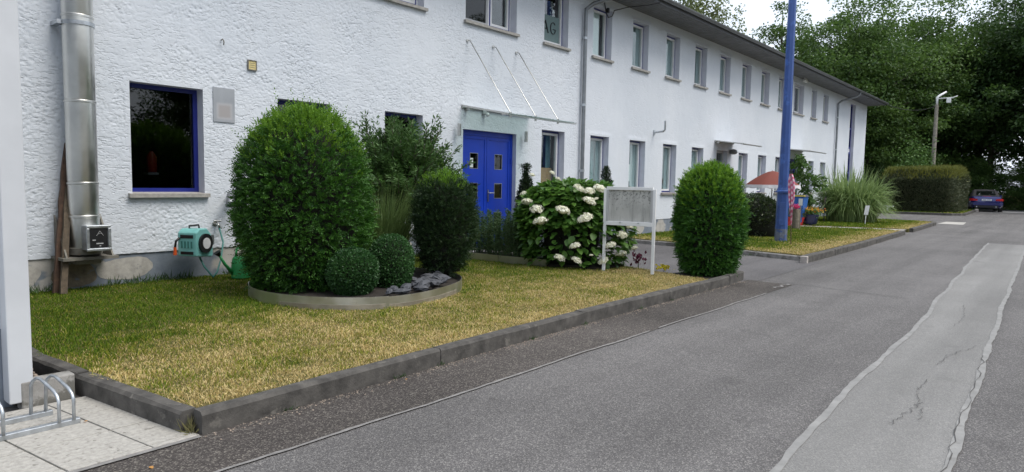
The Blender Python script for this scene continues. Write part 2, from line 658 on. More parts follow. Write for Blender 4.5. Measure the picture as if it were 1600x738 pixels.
def board_mat():
    t = NT('weathered_board')
    v = t.coord(obj=False)
    vs = t.coord((16, 16, 1.6), obj=False)
    st = t.noise(vs, 1.0, 5, .65)
    bl = t.noise(v, 30, 6, .75)
    cc = t.ramp(t.noise(v, 5, 4), [(.3, (.40, .40, .385)), (.7, (.55, .55, .53))])
    cc = t.mix(t.ramp(st, [(.50, 0.0), (.68, .65)]), cc, (.24, .24, .23))
    g = t.n('SeparateXYZ')
    t.l(v, g.inputs[0])
    up = t.n('MapRange')
    up.inputs[1].default_value = .78
    up.inputs[2].default_value = 1.12
    up.inputs[3].default_value = .03
    up.inputs[4].default_value = .16
    t.l(g.outputs[2], up.inputs[0])
    ad = t.n('Math', operation='ADD')
    t.l(bl, ad.inputs[0])
    t.l(up.outputs[0], ad.inputs[1])
    cc = t.mix(t.ramp(ad.outputs[0], [(.66, 0.0), (.72, .8)]), cc, (.12, .125, .12))
    return t.done(t.bsdf(cc, .6, .1))


M['board'] = board_mat()


def glass_mat(name, tint, refl=1.0, f0=.075):
    t = NT(name)
    tr = t.n('BsdfTransparent')
    tr.inputs[0].default_value = (*tint, 1)
    gl = t.n('BsdfGlossy')
    gl.inputs['Roughness'].default_value = .015
    gl.inputs[0].default_value = (refl, refl, refl, 1)
    v = t.coord(obj=False)
    nr = t.bump(t.noise(v, 1.4, 2), .03, .02)
    t.l(nr, gl.inputs['Normal'])
    g = t.n('NewGeometry')
    dt = t.n('VectorMath', operation='DOT_PRODUCT')
    t.l(g.outputs['Incoming'], dt.inputs[0])
    t.l(g.outputs['Normal'], dt.inputs[1])
    ab = t.n('Math', operation='ABSOLUTE')
    t.l(dt.outputs['Value'], ab.inputs[0])
    om = t.n('Math', operation='SUBTRACT')
    om.inputs[0].default_value = 1.0
    t.l(ab.outputs[0], om.inputs[1])
    pw = t.n('Math', operation='POWER')
    t.l(om.outputs[0], pw.inputs[0])
    pw.inputs[1].default_value = 5.0
    fr = t.n('Math', operation='MULTIPLY_ADD')
    t.l(pw.outputs[0], fr.inputs[0])
    fr.inputs[1].default_value = 1 - f0
    fr.inputs[2].default_value = f0
    ms = t.n('MixShader')
    t.l(fr.outputs[0], ms.inputs[0])
    t.l(tr.outputs[0], ms.inputs[1])
    t.l(gl.outputs[0], ms.inputs[2])
    return t.done(ms.outputs[0])


M['glass'] = glass_mat('window_glass', (.88, .94, .94))
M['glass_dark'] = glass_mat('dark_window_glass', (.45, .48, .49), .9, .05)
M['glass_canopy'] = glass_mat('canopy_glass', (.72, .80, .78))
M['glass_car'] = glass_mat('car_glass', (.30, .34, .34), 1.0, .08)


def turf_mat():
    t = NT('turf_soil')
    v = t.coord(obj=False)
    f = t.noise(v, 3, 6, .7)
    g = t.noise(v, 40, 4, .7)
    cc = t.ramp(f, [(.35, (.075, .09, .02)), (.65, (.20, .16, .07))])
    cc = t.mix(t.ramp(g, [(.4, .0), (.7, .6)]), cc, (.06, .05, .03))
    nr = t.bump(g, .8, .02)
    return t.done(t.bsdf(cc, .95, 0, nr, .1))


M['turf'] = turf_mat()
M['grass'] = col_mat('grass_blades')
M['thuja'] = leaf_mat('thuja_sprays', (.013, .058, .009), (.068, .185, .020), .16, .5)
M['thuja_tip'] = leaf_mat('fresh_lit_shoots', (.070, .175, .011), (.185, .340, .030), .28, .5)  # new growth, plus light on the thuja tops painted into the colour
M['core'] = plain('foliage_core_shade', (.007, .009, .004), .95, var=.4, nscale=20)  # solid near-black core: blocks light, inner shade put into its colour
M['box'] = leaf_mat('box_leaves', (.016, .062, .016), (.065, .165, .042), .2, .42, .45)
M['egg'] = leaf_mat('dark_shrub_leaves', (.010, .030, .010), (.038, .075, .022), .18, .5)
M['yew'] = leaf_mat('yew_leaves', (.024, .070, .016), (.085, .165, .040), .2, .5)
M['hyd'] = leaf_mat('hydrangea_leaves', (.030, .095, .014), (.115, .235, .040), .28, .45, .4)
M['herb'] = leaf_mat('herb_leaves', (.022, .058, .018), (.075, .140, .045), .2, .5)
M['ogr'] = leaf_mat('ornamental_grass', (.055, .110, .030), (.19, .27, .09), .3, .5)
M['misc'] = leaf_mat('miscanthus', (.080, .150, .035), (.30, .40, .16), .3, .5)
M['straw'] = leaf_mat('dry_stalks', (.10, .105, .04), (.26, .23, .11), .2, .7)
M['laurel'] = leaf_mat('dark_laurel', (.014, .032, .010), (.060, .085, .028), .2, .4, .5)
M['hedge'] = leaf_mat('hedge_leaves', (.022, .040, .014), (.12, .135, .075), .2, .5)
M['hedge_top'] = leaf_mat('hedge_shoots', (.090, .115, .022), (.20, .205, .045), .25, .5)
M['sapling'] = leaf_mat('sapling_leaves', (.045, .110, .022), (.11, .20, .05), .3, .45)
M['tree_a'] = leaf_mat('tree_leaves_mid', (.022, .062, .014), (.098, .170, .036), .3, .55)
M['tree_b'] = leaf_mat('tree_leaves_dark', (.015, .043, .012), (.058, .110, .027), .3, .55)
M['tree_c'] = leaf_mat('tree_leaves_pale', (.085, .115, .045), (.20, .24, .10), .3, .55)
M['conifer'] = leaf_mat('small_conifer', (.010, .026, .010), (.032, .055, .018), .15, .55)
M['flower'] = leaf_mat('hydrangea_petals', (.80, .79, .60), (.92, .915, .82), .3, .7, .2)
M['flower_mix'] = leaf_mat('flower_petals', (.62, .10, .03), (.75, .50, .08), .3, .7, .2)
M['purple'] = leaf_mat('purple_leaves', (.06, .008, .02), (.14, .02, .05), .25, .5)
M['stem'] = plain('green_stem', (.06, .09, .03), .7, var=.2)
#SPLIT
# ================================================================== GROUND AND ROAD
ZR = -0.115            # road level; lawns lie at 0
D = 8.24               # facade plane


def sheet(name, poly, z, mat, parent=None, kind=None):
    mb = MB()
    mb.add([(x, y, z) for x, y in poly], [tuple(range(len(poly)))])
    o = mb.build(name, mat, parent)
    if kind: o['kind'] = kind
    return o


tag(sheet('ground', [(-250, -250), (420, -250), (420, 300), (-250, 300)], -.16, M['turf']), kind='structure')
road = tag(sheet('road', [(-14, -7.0), (60, -7.0), (60, D + .3), (-14, D + .3)], ZR, M['asphalt']), kind='structure')
# darker gutter strip between the kerb and the old joint, with the joint itself
gx = np.linspace(-6, 9.4, 60)
strip = MB()
for a, b in zip(gx[:-1], gx[1:]):
    strip.quad((a, 2.885, ZR + .004), (b, 2.885, ZR + .004), (b, 3.50, ZR + .004), (a, 3.50, ZR + .004))
strip.build('gutter_strip', M['asphalt_dark'], road)
jn = MB()
xs = np.arange(-3, 8.45, .06)
cy = 2.887 + .020 * noise2(xs * 1.3, xs * 0 + 3.3, 5) + .008 * noise2(xs * 7, xs * 0, 6)
hw = .009 + .007 * np.abs(noise2(xs * 5, xs * 0 + 9, 8))
for i in range(len(xs) - 1):
    if noise2(np.array([xs[i] * 2.1]), np.array([.4]), 31)[0] < -.62: continue
    jn.quad((xs[i], cy[i] - hw[i], ZR + .008), (xs[i + 1], cy[i + 1] - hw[i + 1], ZR + .008),
            (xs[i + 1], cy[i + 1] + hw[i + 1], ZR + .008), (xs[i], cy[i] + hw[i], ZR + .008))
jn.build('road_joint', M['seal_old'], road)
# entrance path apron
sheet('path_apron', [(9.45, 3.36), (12.62, 3.40), (12.62, 3.60), (13.1, 5.0), (13.6, 6.7), (13.6, D), (8.2, D), (8.2, 6), (9.2, 3.7)], ZR + .004, M['asphalt_path'], road)
jn = MB()
tt = np.linspace(0, 1, 50)
px_ = 9.56 - .28 * tt + .018 * noise2(tt * 16, tt * 0, 2)
py_ = 3.36 - 1.85 * tt
for i in range(49):
    w_ = .010 + .006 * math.sin(i * 1.7) ** 2
    jn.quad((px_[i], py_[i], ZR + .009), (px_[i] + w_, py_[i], ZR + .009), (px_[i + 1] + w_, py_[i + 1], ZR + .009), (px_[i + 1], py_[i + 1], ZR + .009))
jn.build('road_crack', M['crack'], road)
jn = MB()
xs = np.linspace(8.9, 9.42, 14)
for i in range(13):
    jn.quad((xs[i], 2.93 + .03 * math.sin(i), ZR + .010), (xs[i + 1], 2.93 + .03 * math.sin(i + 1), ZR + .010), (xs[i + 1], 2.97 + .03 * math.sin(i + 1), ZR + .010), (xs[i], 2.96 + .03 * math.sin(i), ZR + .010))
jn.build('road_joint', M['seal_old'], road)

# resurfaced trench running down the road with pale sealed edges
pl = [(-1.5, .80), (1.0, .92), (2.2, .98), (3.123, .997), (4.5, 1.06), (5.993, 1.083), (7.3, 1.09), (9.5, 1.20), (12.55, 1.315), (16, 1.46), (20.8, 1.62)]
pr = [(-1.5, .22), (1.0, .31), (2.2, .35), (3.686, .381), (5.0, .43), (6.45, .466), (8.2, .52), (10.05, .579), (13.5, .66), (18.3, .783), (21.2, .86)]


def curve_y(pts, x):
    return np.interp(x, [q[0] for q in pts], [q[1] for q in pts])


xs = np.arange(-1.5, 20.8, .05)
yl = curve_y(pl, xs) + .022 * noise2(xs * .9, xs * 0 + 1, 21) + .006 * noise2(xs * 4.5, xs * 0, 22)
yr = curve_y(pr, xs) + .022 * noise2(xs * .8, xs * 0 + 7, 23) + .006 * noise2(xs * 5, xs * 0, 24)
pm = MB()
for i in range(len(xs) - 1):
    pm.quad((xs[i], yr[i], ZR + .005), (xs[i + 1], yr[i + 1], ZR + .005), (xs[i + 1], yl[i + 1], ZR + .005), (xs[i], yl[i], ZR + .005))
patch = pm.build('road_patch', M['patch'], road)
for yy, sd in ((yl, 41), (yr, 43)):
    sm = MB()
    hw = .021 + .009 * noise2(xs * 2.3, xs * 0 + 2, sd) + .004 * noise2(xs * 9, xs * 0, sd + 1)
    hw = np.clip(hw, .003, .06)
    for i in range(len(xs) - 1):
        sm.quad((xs[i], yy[i] - hw[i], ZR + .009), (xs[i + 1], yy[i + 1] - hw[i + 1], ZR + .009),
                (xs[i + 1], yy[i + 1] + hw[i + 1], ZR + .009), (xs[i], yy[i] + hw[i], ZR + .009))
    sm.build('patch_seal', M['seal'], road)


def crack(pts, w, seed, z=ZR + .0125):
    r_ = random.Random(seed)
    P = []
    for (a, b) in zip(pts[:-1], pts[1:]):
        for k in range(9):
            t_ = k / 9
            P.append((a[0] + (b[0] - a[0]) * t_ + r_.uniform(-.022, .022), a[1] + (b[1] - a[1]) * t_ + r_.uniform(-.016, .016)))
    mb = MB()
    for i in range(len(P) - 1):
        dx, dy = P[i + 1][0] - P[i][0], P[i + 1][1] - P[i][1]
        L = math.hypot(dx, dy) + 1e-6
        ww = w * r_.uniform(.4, 1.2)
        nx, ny = -dy / L * ww, dx / L * ww
        mb.quad((P[i][0] - nx, P[i][1] - ny, z), (P[i + 1][0] - nx, P[i + 1][1] - ny, z), (P[i + 1][0] + nx, P[i + 1][1] + ny, z), (P[i][0] + nx, P[i][1] + ny, z))
    mb.build('road_crack', M['crack'], road)


crack([(4.4, .60), (4.75, .66), (5.0, .72), (5.4, .70)], .0018, 1)
crack([(4.2, .72), (4.5, .68), (4.75, .66)], .0018, 2)
crack([(5.9, .72), (6.3, .70), (6.6, .62), (6.9, .54)], .0018, 3)
crack([(7.7, .84), (8.1, .80), (8.6, .84), (9.3, .92)], .0016, 4)
crack([(2.6, .37), (3.6, .395), (4.6, .42), (5.6, .45), (6.6, .48)], .0022, 5)

# drain slab and pale concrete across the far end of the road
tag(sheet('drain_slab', [(30.9, 3.25), (33.3, 3.4), (33.2, 4.1), (30.9, 4.1)], ZR + .006, M['conc_light'], road))
tag(sheet('concrete_apron', [(50.8, -7), (54.0, -7), (54.5, 4.9), (51.6, 4.9)], ZR + .006, M['conc_light'], road))

# ------------------------------------------------------------------ lawns (raised 115 mm above the road)
lawn1_poly = [(1.545, 3.52), (8.30, 3.56), (8.36, 3.75), (8.80, 5.30), (8.86, 5.9), (8.30, D), (1.215, D), (1.30, 5.1), (1.40, 4.45)]
lawn2_poly = [(12.70, 3.74), (22.55, 3.86), (22.75, 4.3), (22.35, 5.6), (22.0, 6.5), (21.6, D), (13.5, D), (13.44, 6.67), (12.90, 4.90)]
lawn3_poly = [(23.75, 3.90), (29.8, 4.08), (30.2, 4.6), (30.9, D), (22.9, D), (23.0, 6.6), (23.4, 5.4)]
hedge_bed_poly = [(42.4, 4.5), (50.6, 4.9), (51.2, 6.5), (51.2, 16), (41.0, 16), (41.0, 8.6), (41.6, 5.0)]
lawns = []
for nm, poly in (('lawn', lawn1_poly), ('lawn', lawn2_poly), ('lawn', lawn3_poly), ('hedge_bed', hedge_bed_poly)):
    mb = MB().prism(poly, ZR - .03, -.012)
    lawns.append(tag(mb.build(nm, M['turf']), kind='structure'))
# small wedge bed at the kerb end, where the clipped column stands
tag(MB().prism([(8.34, 3.56), (9.30, 3.60), (9.36, 3.72), (9.1, 4.25), (8.55, 4.35)], ZR - .02, -.03).build('shrub_bed', M['soil']), kind='structure')
# concrete footpath between the second and third lawn
tag(sheet('footpath', [(22.5, 3.95), (23.8, 3.95), (23.45, 5.4), (23.05, 6.6), (23.0, D), (21.6, D), (22.0, 6.5), (22.4, 5.6)], -.03, M['conc_light']), kind='structure')
tag(MB().box(1.03, 1.215, 4.56, D - .02, ZR - .03, -.05).build('gravel_bed', M['soil']), kind='structure')

# ------------------------------------------------------------------ kerbs, stone by stone


def kerb_run(label_obj, pts, seglen, w, z0, z1, mat, seed, gap=.006):
    """pts polyline of the FRONT top edge; stones lie to the left of the direction of travel"""
    r_ = random.Random(seed)
    acc = []
    for a, b in zip(pts[:-1], pts[1:]):
        a, b = Vector((*a, 0)), Vector((*b, 0))
        L = (b - a).length
        n = max(1, round(L / seglen))
        d = (b - a) / L
        nrm = Vector((-d.y, d.x, 0))
        for k in range(n):
            p0 = a + d * (L * k / n + gap / 2)
            p1 = a + d * (L * (k + 1) / n - gap / 2)
            jz, jy = r_.uniform(-.004, .004), r_.uniform(-.004, .004)
            p0 = p0 + nrm * jy
            p1 = p1 + nrm * (jy + r_.uniform(-.003, .003))
            ch = .014
            prof = [(0, z0), (w, z0), (w, z1 + jz), (ch, z1 + jz), (0, z1 + jz - ch * 1.2)]
            mb = MB()
            m = 6
            n_ = len(prof)
            vs = []
            for i in range(m + 1):
                q = p0.lerp(p1, i / m)
                for (o_, z_) in prof:
                    jt = r_.uniform(-.0025, .0025) if z_ > z0 + .01 else 0
                    vs.append(q + nrm * (o_ + jt) + Vector((0, 0, z_ + jt)))
            fs = [tuple(range(n_))[::-1], tuple(range(m * n_, (m + 1) * n_))]
            for i in range(m):
                for k2 in range(n_):
                    k3 = (k2 + 1) % n_
                    fs.append((i * n_ + k2, i * n_ + k3, (i + 1) * n_ + k3, (i + 1) * n_ + k2))
            mb.add(vs, fs)
            mb.build('kerb_stone', mat, label_obj)


kerb = tag(bpy.data.objects.new('kerb', None), kind='structure'); link(kerb)
kerb_run(kerb, [(1.535, 3.37), (3.30, 3.44), (5.2, 3.49), (7.0, 3.50), (8.75, 3.50), (9.38, 3.56)], 1.9, .085, ZR - .05, .012, M['kerb'], 3)
kerb_run(kerb, [(1.27, 6.3), (1.262, 5.2), (1.325, 4.58), (1.47, 3.46)], .95, .085, ZR - .05, .012, M['kerb'], 4)
kerb_run(kerb, [(8.28, 3.60), (8.36, 3.80), (8.79, 5.28), (8.85, 5.95)], .8, .06, ZR - .05, -.02, M['concrete'], 5)
kerb2 = tag(bpy.data.objects.new('kerb', None), kind='structure'); link(kerb2)
kerb_run(kerb2, [(12.35, 3.55), (17, 3.60), (22.4, 3.76)], 1.0, .11, ZR - .05, .012, M['kerb'], 6)
kerb_run(kerb2, [(23.9, 3.80), (27, 3.88), (29.6, 3.96), (30.15, 4.4)], 1.0, .11, ZR - .05, .012, M['kerb'], 7)
kerb_run(kerb2, [(13.42, D - .1), (13.36, 6.7), (12.82, 4.9), (12.58, 3.66)], 1.0, .06, ZR - .05, -.022, M['concrete'], 8)
kerb3 = tag(bpy.data.objects.new('kerb', None), kind='structure'); link(kerb3)
kerb_run(kerb3, [(40.9, 14), (40.9, 8.6), (41.45, 4.9), (42.3, 4.38), (50.5, 4.72), (51.3, 6.4)], 1.0, .12, ZR - .05, .01, M['kerb'], 9)
# white-painted kerb ends
MB().box(12.27, 12.35, 3.54, 3.66, ZR - .04, .010).build('painted_kerb_end', M['whitewash'], kerb2, bevel=.01)
MB().box(50.75, 51.05, 4.62, 4.80, ZR - .04, .06).build('painted_kerb_end', M['whitewash'], kerb3, bevel=.02)

# ------------------------------------------------------------------ paving slabs at the lower left
pav = tag(sheet('pavement', [(-3.5, 3.33), (1.50, 3.37), (1.30, 4.46), (-3.5, 4.56)], ZR + .006, M['joint']), kind='structure')
import bisect


def clip_poly(poly, a, b, c):
    """keep a*x+b*y+c>=0"""
    out = []
    for i in range(len(poly)):
        p_, q_ = poly[i], poly[(i + 1) % len(poly)]
        dp, dq = a * p_[0] + b * p_[1] + c, a * q_[0] + b * q_[1] + c
        if dp >= 0: out.append(p_)
        if dp * dq < 0:
            t_ = dp / (dp - dq)
            out.append((p_[0] + (q_[0] - p_[0]) * t_, p_[1] + (q_[1] - p_[1]) * t_))
    return out


gxs = [-2.22, -1.86, -1.50, -1.14, -.78, -.40, -.02, .30, .51, .875, 1.24, 1.62]
gys = [3.05, 3.41, 3.765, 4.12, 4.475, 4.8]
for i in range(len(gxs) - 1):
    for j in range(len(gys) - 1):
        g_ = .004
        sh = -.142
        x0, x1 = gxs[i] + g_, gxs[i + 1] - g_
        y0, y1 = gys[j] + g_, gys[j + 1] - g_
        k_ = lambda y: sh * (y - 3.765)
        poly = [(x0 + k_(y0), y0), (x1 + k_(y0), y0), (x1 + k_(y1), y1), (x0 + k_(y1), y1)]
        poly = clip_poly(poly, -.008, 1, -3.355)            # asphalt edge
        poly = clip_poly(poly, -1.09, -.165, 2.215)         # left kerb
        poly = clip_poly(poly, 0, -1, 4.46)
        if len(poly) >= 3:
            z1 = ZR + .014 + random.uniform(-.0015, .0015)
            MB().prism(poly, ZR - .02, z1).build('paving_slab', M['slab'], pav, bevel=.003)
# mortar strip where slabs meet the asphalt
MB().add([(-3.5, 3.28, ZR + .011), (1.52, 3.335, ZR + .011), (1.52, 3.372, ZR + .011), (-3.5, 3.345, ZR + .011)], [(0, 1, 2, 3)]).build('mortar_strip', M['seal_old'], pav)

# ================================================================== MAIN BUILDING
bld = empty('office_building', (0, 0, 0), 'long two-storey white rendered building with blue-framed windows and blue doors', 'building')
BX0, BX1, BY1 = -6.0, 37.1, D + 11.0
Z_S = 5.34     # soffit
ops = []       # (x0,x1,z0,z1)
lower = [(3.02, 3.85, 'fixed'), (4.85, 5.68, 'fixed'), (6.665, 7.45, 'fixed'), (10.63, 11.41, 'tan')]
for i in (0, 1, 2, 3, 5, 6, 7):
    lower.append((12.38 + 1.69 * i, 12.38 + 1.69 * i + .76, 'std'))
lower += [(28.03, 28.72, 'std'), (29.64, 30.38, 'std')]
upper = [(3.02, 3.85, 'std'), (4.85, 5.68, 'std'), (6.10, 7.46, 'double'), (8.42, 9.79, 'double'), (10.645, 11.455, 'letters')]
for i in range(8):
    upper.append((12.38 + 1.69 * i, 12.38 + 1.69 * i + .76, 'std'))
upper += [(25.90, 27.04, 'double_far'), (28.03, 28.71, 'std'), (29.63, 30.38, 'std')]
ZL0, ZL1, ZU0, ZU1 = 1.02, 2.29, 4.0, 5.10
for x0, x1, k in lower: ops.append((x0, x1, ZL0, ZL1))
for x0, x1, k in upper: ops.append((x0, x1, ZU0, ZU1))
DOOR = (8.39, 9.84, .02, 2.14)
DOOR2 = (19.13, 19.93, .02, 2.29)
DOOR3 = (25.70, 26.82, .02, 2.29)
STAIR = (33.98, 34.88, .9, 5.16)
for d_ in (DOOR, DOOR2, DOOR3, STAIR): ops.append(d_)
PL_Z = .335


def wall_grid(name, xa, xb, za, zb, step, hfun, mat, openings, flat=.055):
    def axis(a, b, extra):
        pts = list(np.linspace(a, b, max(2, int(round((b - a) / step)) + 1)))
        ext = sorted(set(round(e, 4) for e in extra if a < e < b))
        keep = [q for q in pts if all(abs(q - e) > step * .45 for e in ext) or q in (pts[0], pts[-1])]
        return np.array(sorted(set(keep + ext)))
    ex, ez = [], []
    for x0, x1, z0, z1 in openings:
        ex += [x0 - flat, x0, x1, x1 + flat]
        ez += [z0 - flat, z0, z1, z1 + flat]
    X, Z = axis(xa, xb, ex), axis(za, zb, ez)
    GX, GZ = np.meshgrid(X, Z)
    H = hfun(GX, GZ)
    nearop = np.full(GX.shape, 1e9)
    for x0, x1, z0, z1 in openings:
        dx = np.maximum(np.maximum(x0 - GX, GX - x1), 0)
        dz = np.maximum(np.maximum(z0 - GZ, GZ - z1), 0)
        nearop = np.minimum(nearop, np.maximum(dx, dz))
    H = np.where(nearop <= flat + 1e-4, .006, H)
    Y = D - H
    V = np.stack([GX, Y, GZ], -1).reshape(-1, 3)
    nx, nz = len(X), len(Z)
    cx = (X[:-1] + X[1:]) / 2
    cz = (Z[:-1] + Z[1:]) / 2
    CX, CZ = np.meshgrid(cx, cz)
    keep = np.ones(CX.shape, bool)
    for x0, x1, z0, z1 in openings:
        keep &= ~((CX > x0) & (CX < x1) & (CZ > z0) & (CZ < z1))
    I, J = np.meshgrid(np.arange(nx - 1), np.arange(nz - 1))
    a = J * nx + I
    F = np.stack([a, a + 1, a + 1 + nx, a + nx], -1)[keep]
    me = np_mesh(name, V, F, mat, smooth=True)
    return put(name, me, bld)


def stucco_h(x, z):
    """rough-cast skin: mostly even, with short trowel pits crowding together in drifts"""
    wx = x + .035 * noise2(x * 5, z * 5, 3)
    wz = z + .035 * noise2(x * 5, z * 5, 4)
    fade = 1 - .45 * sstep(5.0, 9.5, x)
    drift = sstep(-.45, .45, noise2(x * 1.3, z * 1.3, 14) + .35 * noise2(x * 4, z * 4, 17))
    h = .0025 * noise2(x * 6, z * 6, 18) + .0012 * noise2(x * 30, z * 30, 13)
    for ang, sd, fa, fb in ((-.62, 11, 17, 50), (.40, 12, 19, 52), (-1.15, 19, 21, 48)):
        ca, sa = math.cos(ang), math.sin(ang)
        u, v = wx * ca + wz * sa, -wx * sa + wz * ca
        n_ = noise2(u * fa, v * fb, sd)
        h = h - .0065 * sstep(.34, .56, n_) * (.2 + .8 * drift)
    return h * fade + .006


def stucco_h2(x, z):
    return .003 * noise2(x * 9, z * 9, 15) + .002 * noise2(x * 20, z * 20, 16)


wall_grid('wall', BX0, 1.2, PL_Z, Z_S, .25, lambda x, z: x * 0 + .004, M['stucco_far'], [])
wall_grid('wall', 1.2, 6.2, PL_Z, Z_S, .0115, stucco_h, M['stucco_near'], ops)
wall_grid('wall', 6.2, 12.05, PL_Z, Z_S, .016, stucco_h, M['stucco_near'], ops)
wall_grid('wall', 12.05, BX1, PL_Z, Z_S, .055, stucco_h2, M['stucco_far'], ops)
# plinth, set back a little behind the render
mb = MB()
cuts = [BX0, DOOR[0], DOOR[1], DOOR2[0], DOOR2[1], DOOR3[0], DOOR3[1], BX1]
for a, b in ((BX0, DOOR[0]), (DOOR[1], DOOR2[0]), (DOOR2[1], DOOR3[0]), (DOOR3[1], BX1)):
    mb.box(a, b, D + .012, D + .3, -.2, PL_Z + .004)
mb.build('plinth', M['plinth'], bld)
# plaster repair on the plinth, a few millimetres proud with a ragged outline, and a rust run below the flue bracket
M['repair'] = plain('plaster_repair', (.40, .385, .355), .9, var=.22, nscale=14, bump=.5, wear=((.28, .28, .28), .40, 8.0))
M['rust_run'] = plain('rust_run', (.20, .165, .12), .9, var=.35, nscale=14, wear=((.19, .21, .25), .45, 9.0))
for cx_, cz_, rx_, rz_, mt_, sd_, nm_ in ((2.93, .165, .29, .135, 'repair', 1, 'plaster_repair'), (1.95, .16, .16, .12, 'repair', 2, 'plaster_repair'), (2.42, .14, .20, .16, 'rust_run', 3, 'rust_run'), (6.9, .18, .3, .1, 'repair', 4, 'plaster_repair')):
    r_ = random.Random(sd_)
    n_ = 40
    ph = [r_.uniform(0, 6.28) for _ in range(5)]
    pts = []
    for k in range(n_):
        a_ = 2 * math.pi * k / n_
        m_ = 1 + sum(.07 / (j + 1) * math.sin((j + 2) * a_ + ph[j]) for j in range(5)) + r_.uniform(-.02, .02)
        pts.append((cx_ + rx_ * m_ * math.cos(a_), D + .009, max(.005, min(.325, cz_ + rz_ * m_ * math.sin(a_)))))
    mb = MB()
    mb.add([(cx_, D + .007, cz_)] + pts, [(0, k + 1, (k + 1) % n_ + 1) for k in range(n_)])
    mb.build(nm_, M[mt_], bld)
# other outside walls
mb = MB()
mb.box(BX0, BX1, BY1 - .3, BY1, -.2, Z_S)
mb.box(BX1 - .3, BX1 - .004, D + .012, BY1 - .3, -.2, Z_S)
mb.box(BX0 + .004, BX0 + .3, D + .012, BY1 - .3, -.2, Z_S)
mb.build('outer_walls', M['stucco_far'], bld)
# floors inside
mb = MB()
mb.box(BX0 + .3, BX1 - .3, D + .30, BY1 - .3, -.1, .12)
mb.box(BX0 + .3, BX1 - .3, D + .20, BY1 - .3, 2.72, 2.98)
mb.box(BX0 + .3, BX1 - .3, D + 4.2, D + 4.3, .12, 2.72)
mb.box(BX0 + .3, BX1 - .3, D + 4.2, D + 4.3, 2.98, Z_S)
for xw in (1.9, 4.35, 6.2, 7.9, 10.2, 11.9, 15.2, 18.6, 22.0, 25.3, 27.4, 31.5):
    mb.box(xw, xw + .1, D + .30, D + 4.2, .12, 2.72)
    mb.box(xw, xw + .1, D + .30, D + 4.2, 2.98, Z_S)
mb.build('interior', M['interior'], bld)
# roof
OH = .76
mb = MB()
mb.box(BX0 - .2, BX1 + .22, D - OH, D + .25, Z_S, Z_S + .02)
mb.build('soffit', M['soffit'], bld)
mb = MB()
mb.box(BX0 - .21, BX1 + .23, D - OH - .02, D - OH, Z_S - .02, Z_S + .17)
mb.build('fascia', M['soffit_dark'], bld)
rz = math.tan(R(16)) * (11 / 2 + OH)
mid = (D + BY1) / 2
mb = MB()
xa, xb = BX0 - .22, BX1 + .26
e0 = Z_S + .16
mb.add([(xa, D - OH - .02, e0), (xb, D - OH - .02, e0), (xb, mid, e0 + rz), (xa, mid, e0 + rz),
        (xa, BY1 + OH, e0), (xb, BY1 + OH, e0)], [(0, 1, 2, 3), (3, 2, 5, 4), (1, 5, 2), (0, 3, 4), (0, 4, 5, 1)])
roof = mb.build('roof', M['roof'], bld)
# gutter: an open half-round
gut = MB()
n = 9
gy, gz, gr = D - OH - .085, Z_S + .105, .062
vs = []
for x in (BX0 - .22, BX1 + .3):
    for k in range(n):
        a = math.pi + math.pi * k / (n - 1)
        vs.append((x, gy + gr * math.cos(a), gz + gr * math.sin(a)))
    for k in range(n):
        a = 2 * math.pi - math.pi * k / (n - 1)
        vs.append((x, gy + (gr - .006) * math.cos(a), gz + (gr - .006) * math.sin(a)))
N2 = 2 * n
gut.add(vs, [(k, (k + 1) % N2, N2 + (k + 1) % N2, N2 + k) for k in range(N2)] + [tuple(range(N2))[::-1], tuple(range(N2, 2 * N2))])
gut.build('gutter', M['gutter'], bld, smooth=False, auto=50)
# down pipes
def downpipe(x, zbot):
    mb = MB()
    path = [(x + .45, gy + .02, gz - .02), (x + .45, gy + .03, gz - .17), (x + .38, gy + .12, gz - .26), (x + .10, D - .20, 5.02), (x, D - .085, 4.90), (x, D - .08, 4.75), (x, D - .08, 3.0), (x, D - .08, 1.3), (x, D - .08, zbot)]
    mb.tube(path, .042, 12)
    dp = mb.build('downpipe', M['gutter'], bld, auto=60)
    for z in (4.3, 2.9, 1.5):
        MB().lathe([(.050, -.025), (.050, .025)], (x, D - .08, z), 12).build('pipe_clip', M['galv'], dp, auto=40)
        MB().box(x - .01, x + .01, D - .045, D + .01, z - .01, z + .01).build('clip_pin', M['galv'], dp)
downpipe(11.98, .1)
downpipe(31.6, .1)

# ------------------------------------------------------------------ windows
def ring(mb, x0, x1, z0, z1, w, y0, y1):
    mb.box(x0, x1, y0, y1, z1 - w, z1)
    mb.box(x0, x1, y0, y1, z0, z0 + w)
    mb.box(x0, x0 + w, y0, y1, z0 + w, z1 - w)
    mb.box(x1 - w, x1, y0, y1, z0 + w, z1 - w)
    return mb


def curtain_mesh(name, x0, x1, z0, z1, y, amp, waves, mat):
    n_ = max(8, int(waves * 8))
    xs_ = np.linspace(x0, x1, n_)
    ys_ = y + amp * np.sin(np.linspace(0, waves * 6.28, n_)) * (0.7 + .3 * np.sin(xs_ * 23))
    V = np.concatenate([np.stack([xs_, ys_, xs_ * 0 + z0], -1), np.stack([xs_, ys_, xs_ * 0 + z1], -1)])
    F = np.array([[i, i + 1, n_ + i + 1, n_ + i] for i in range(n_ - 1)])
    return np_mesh(name, V, F, mat, smooth=True)


_wc = {}


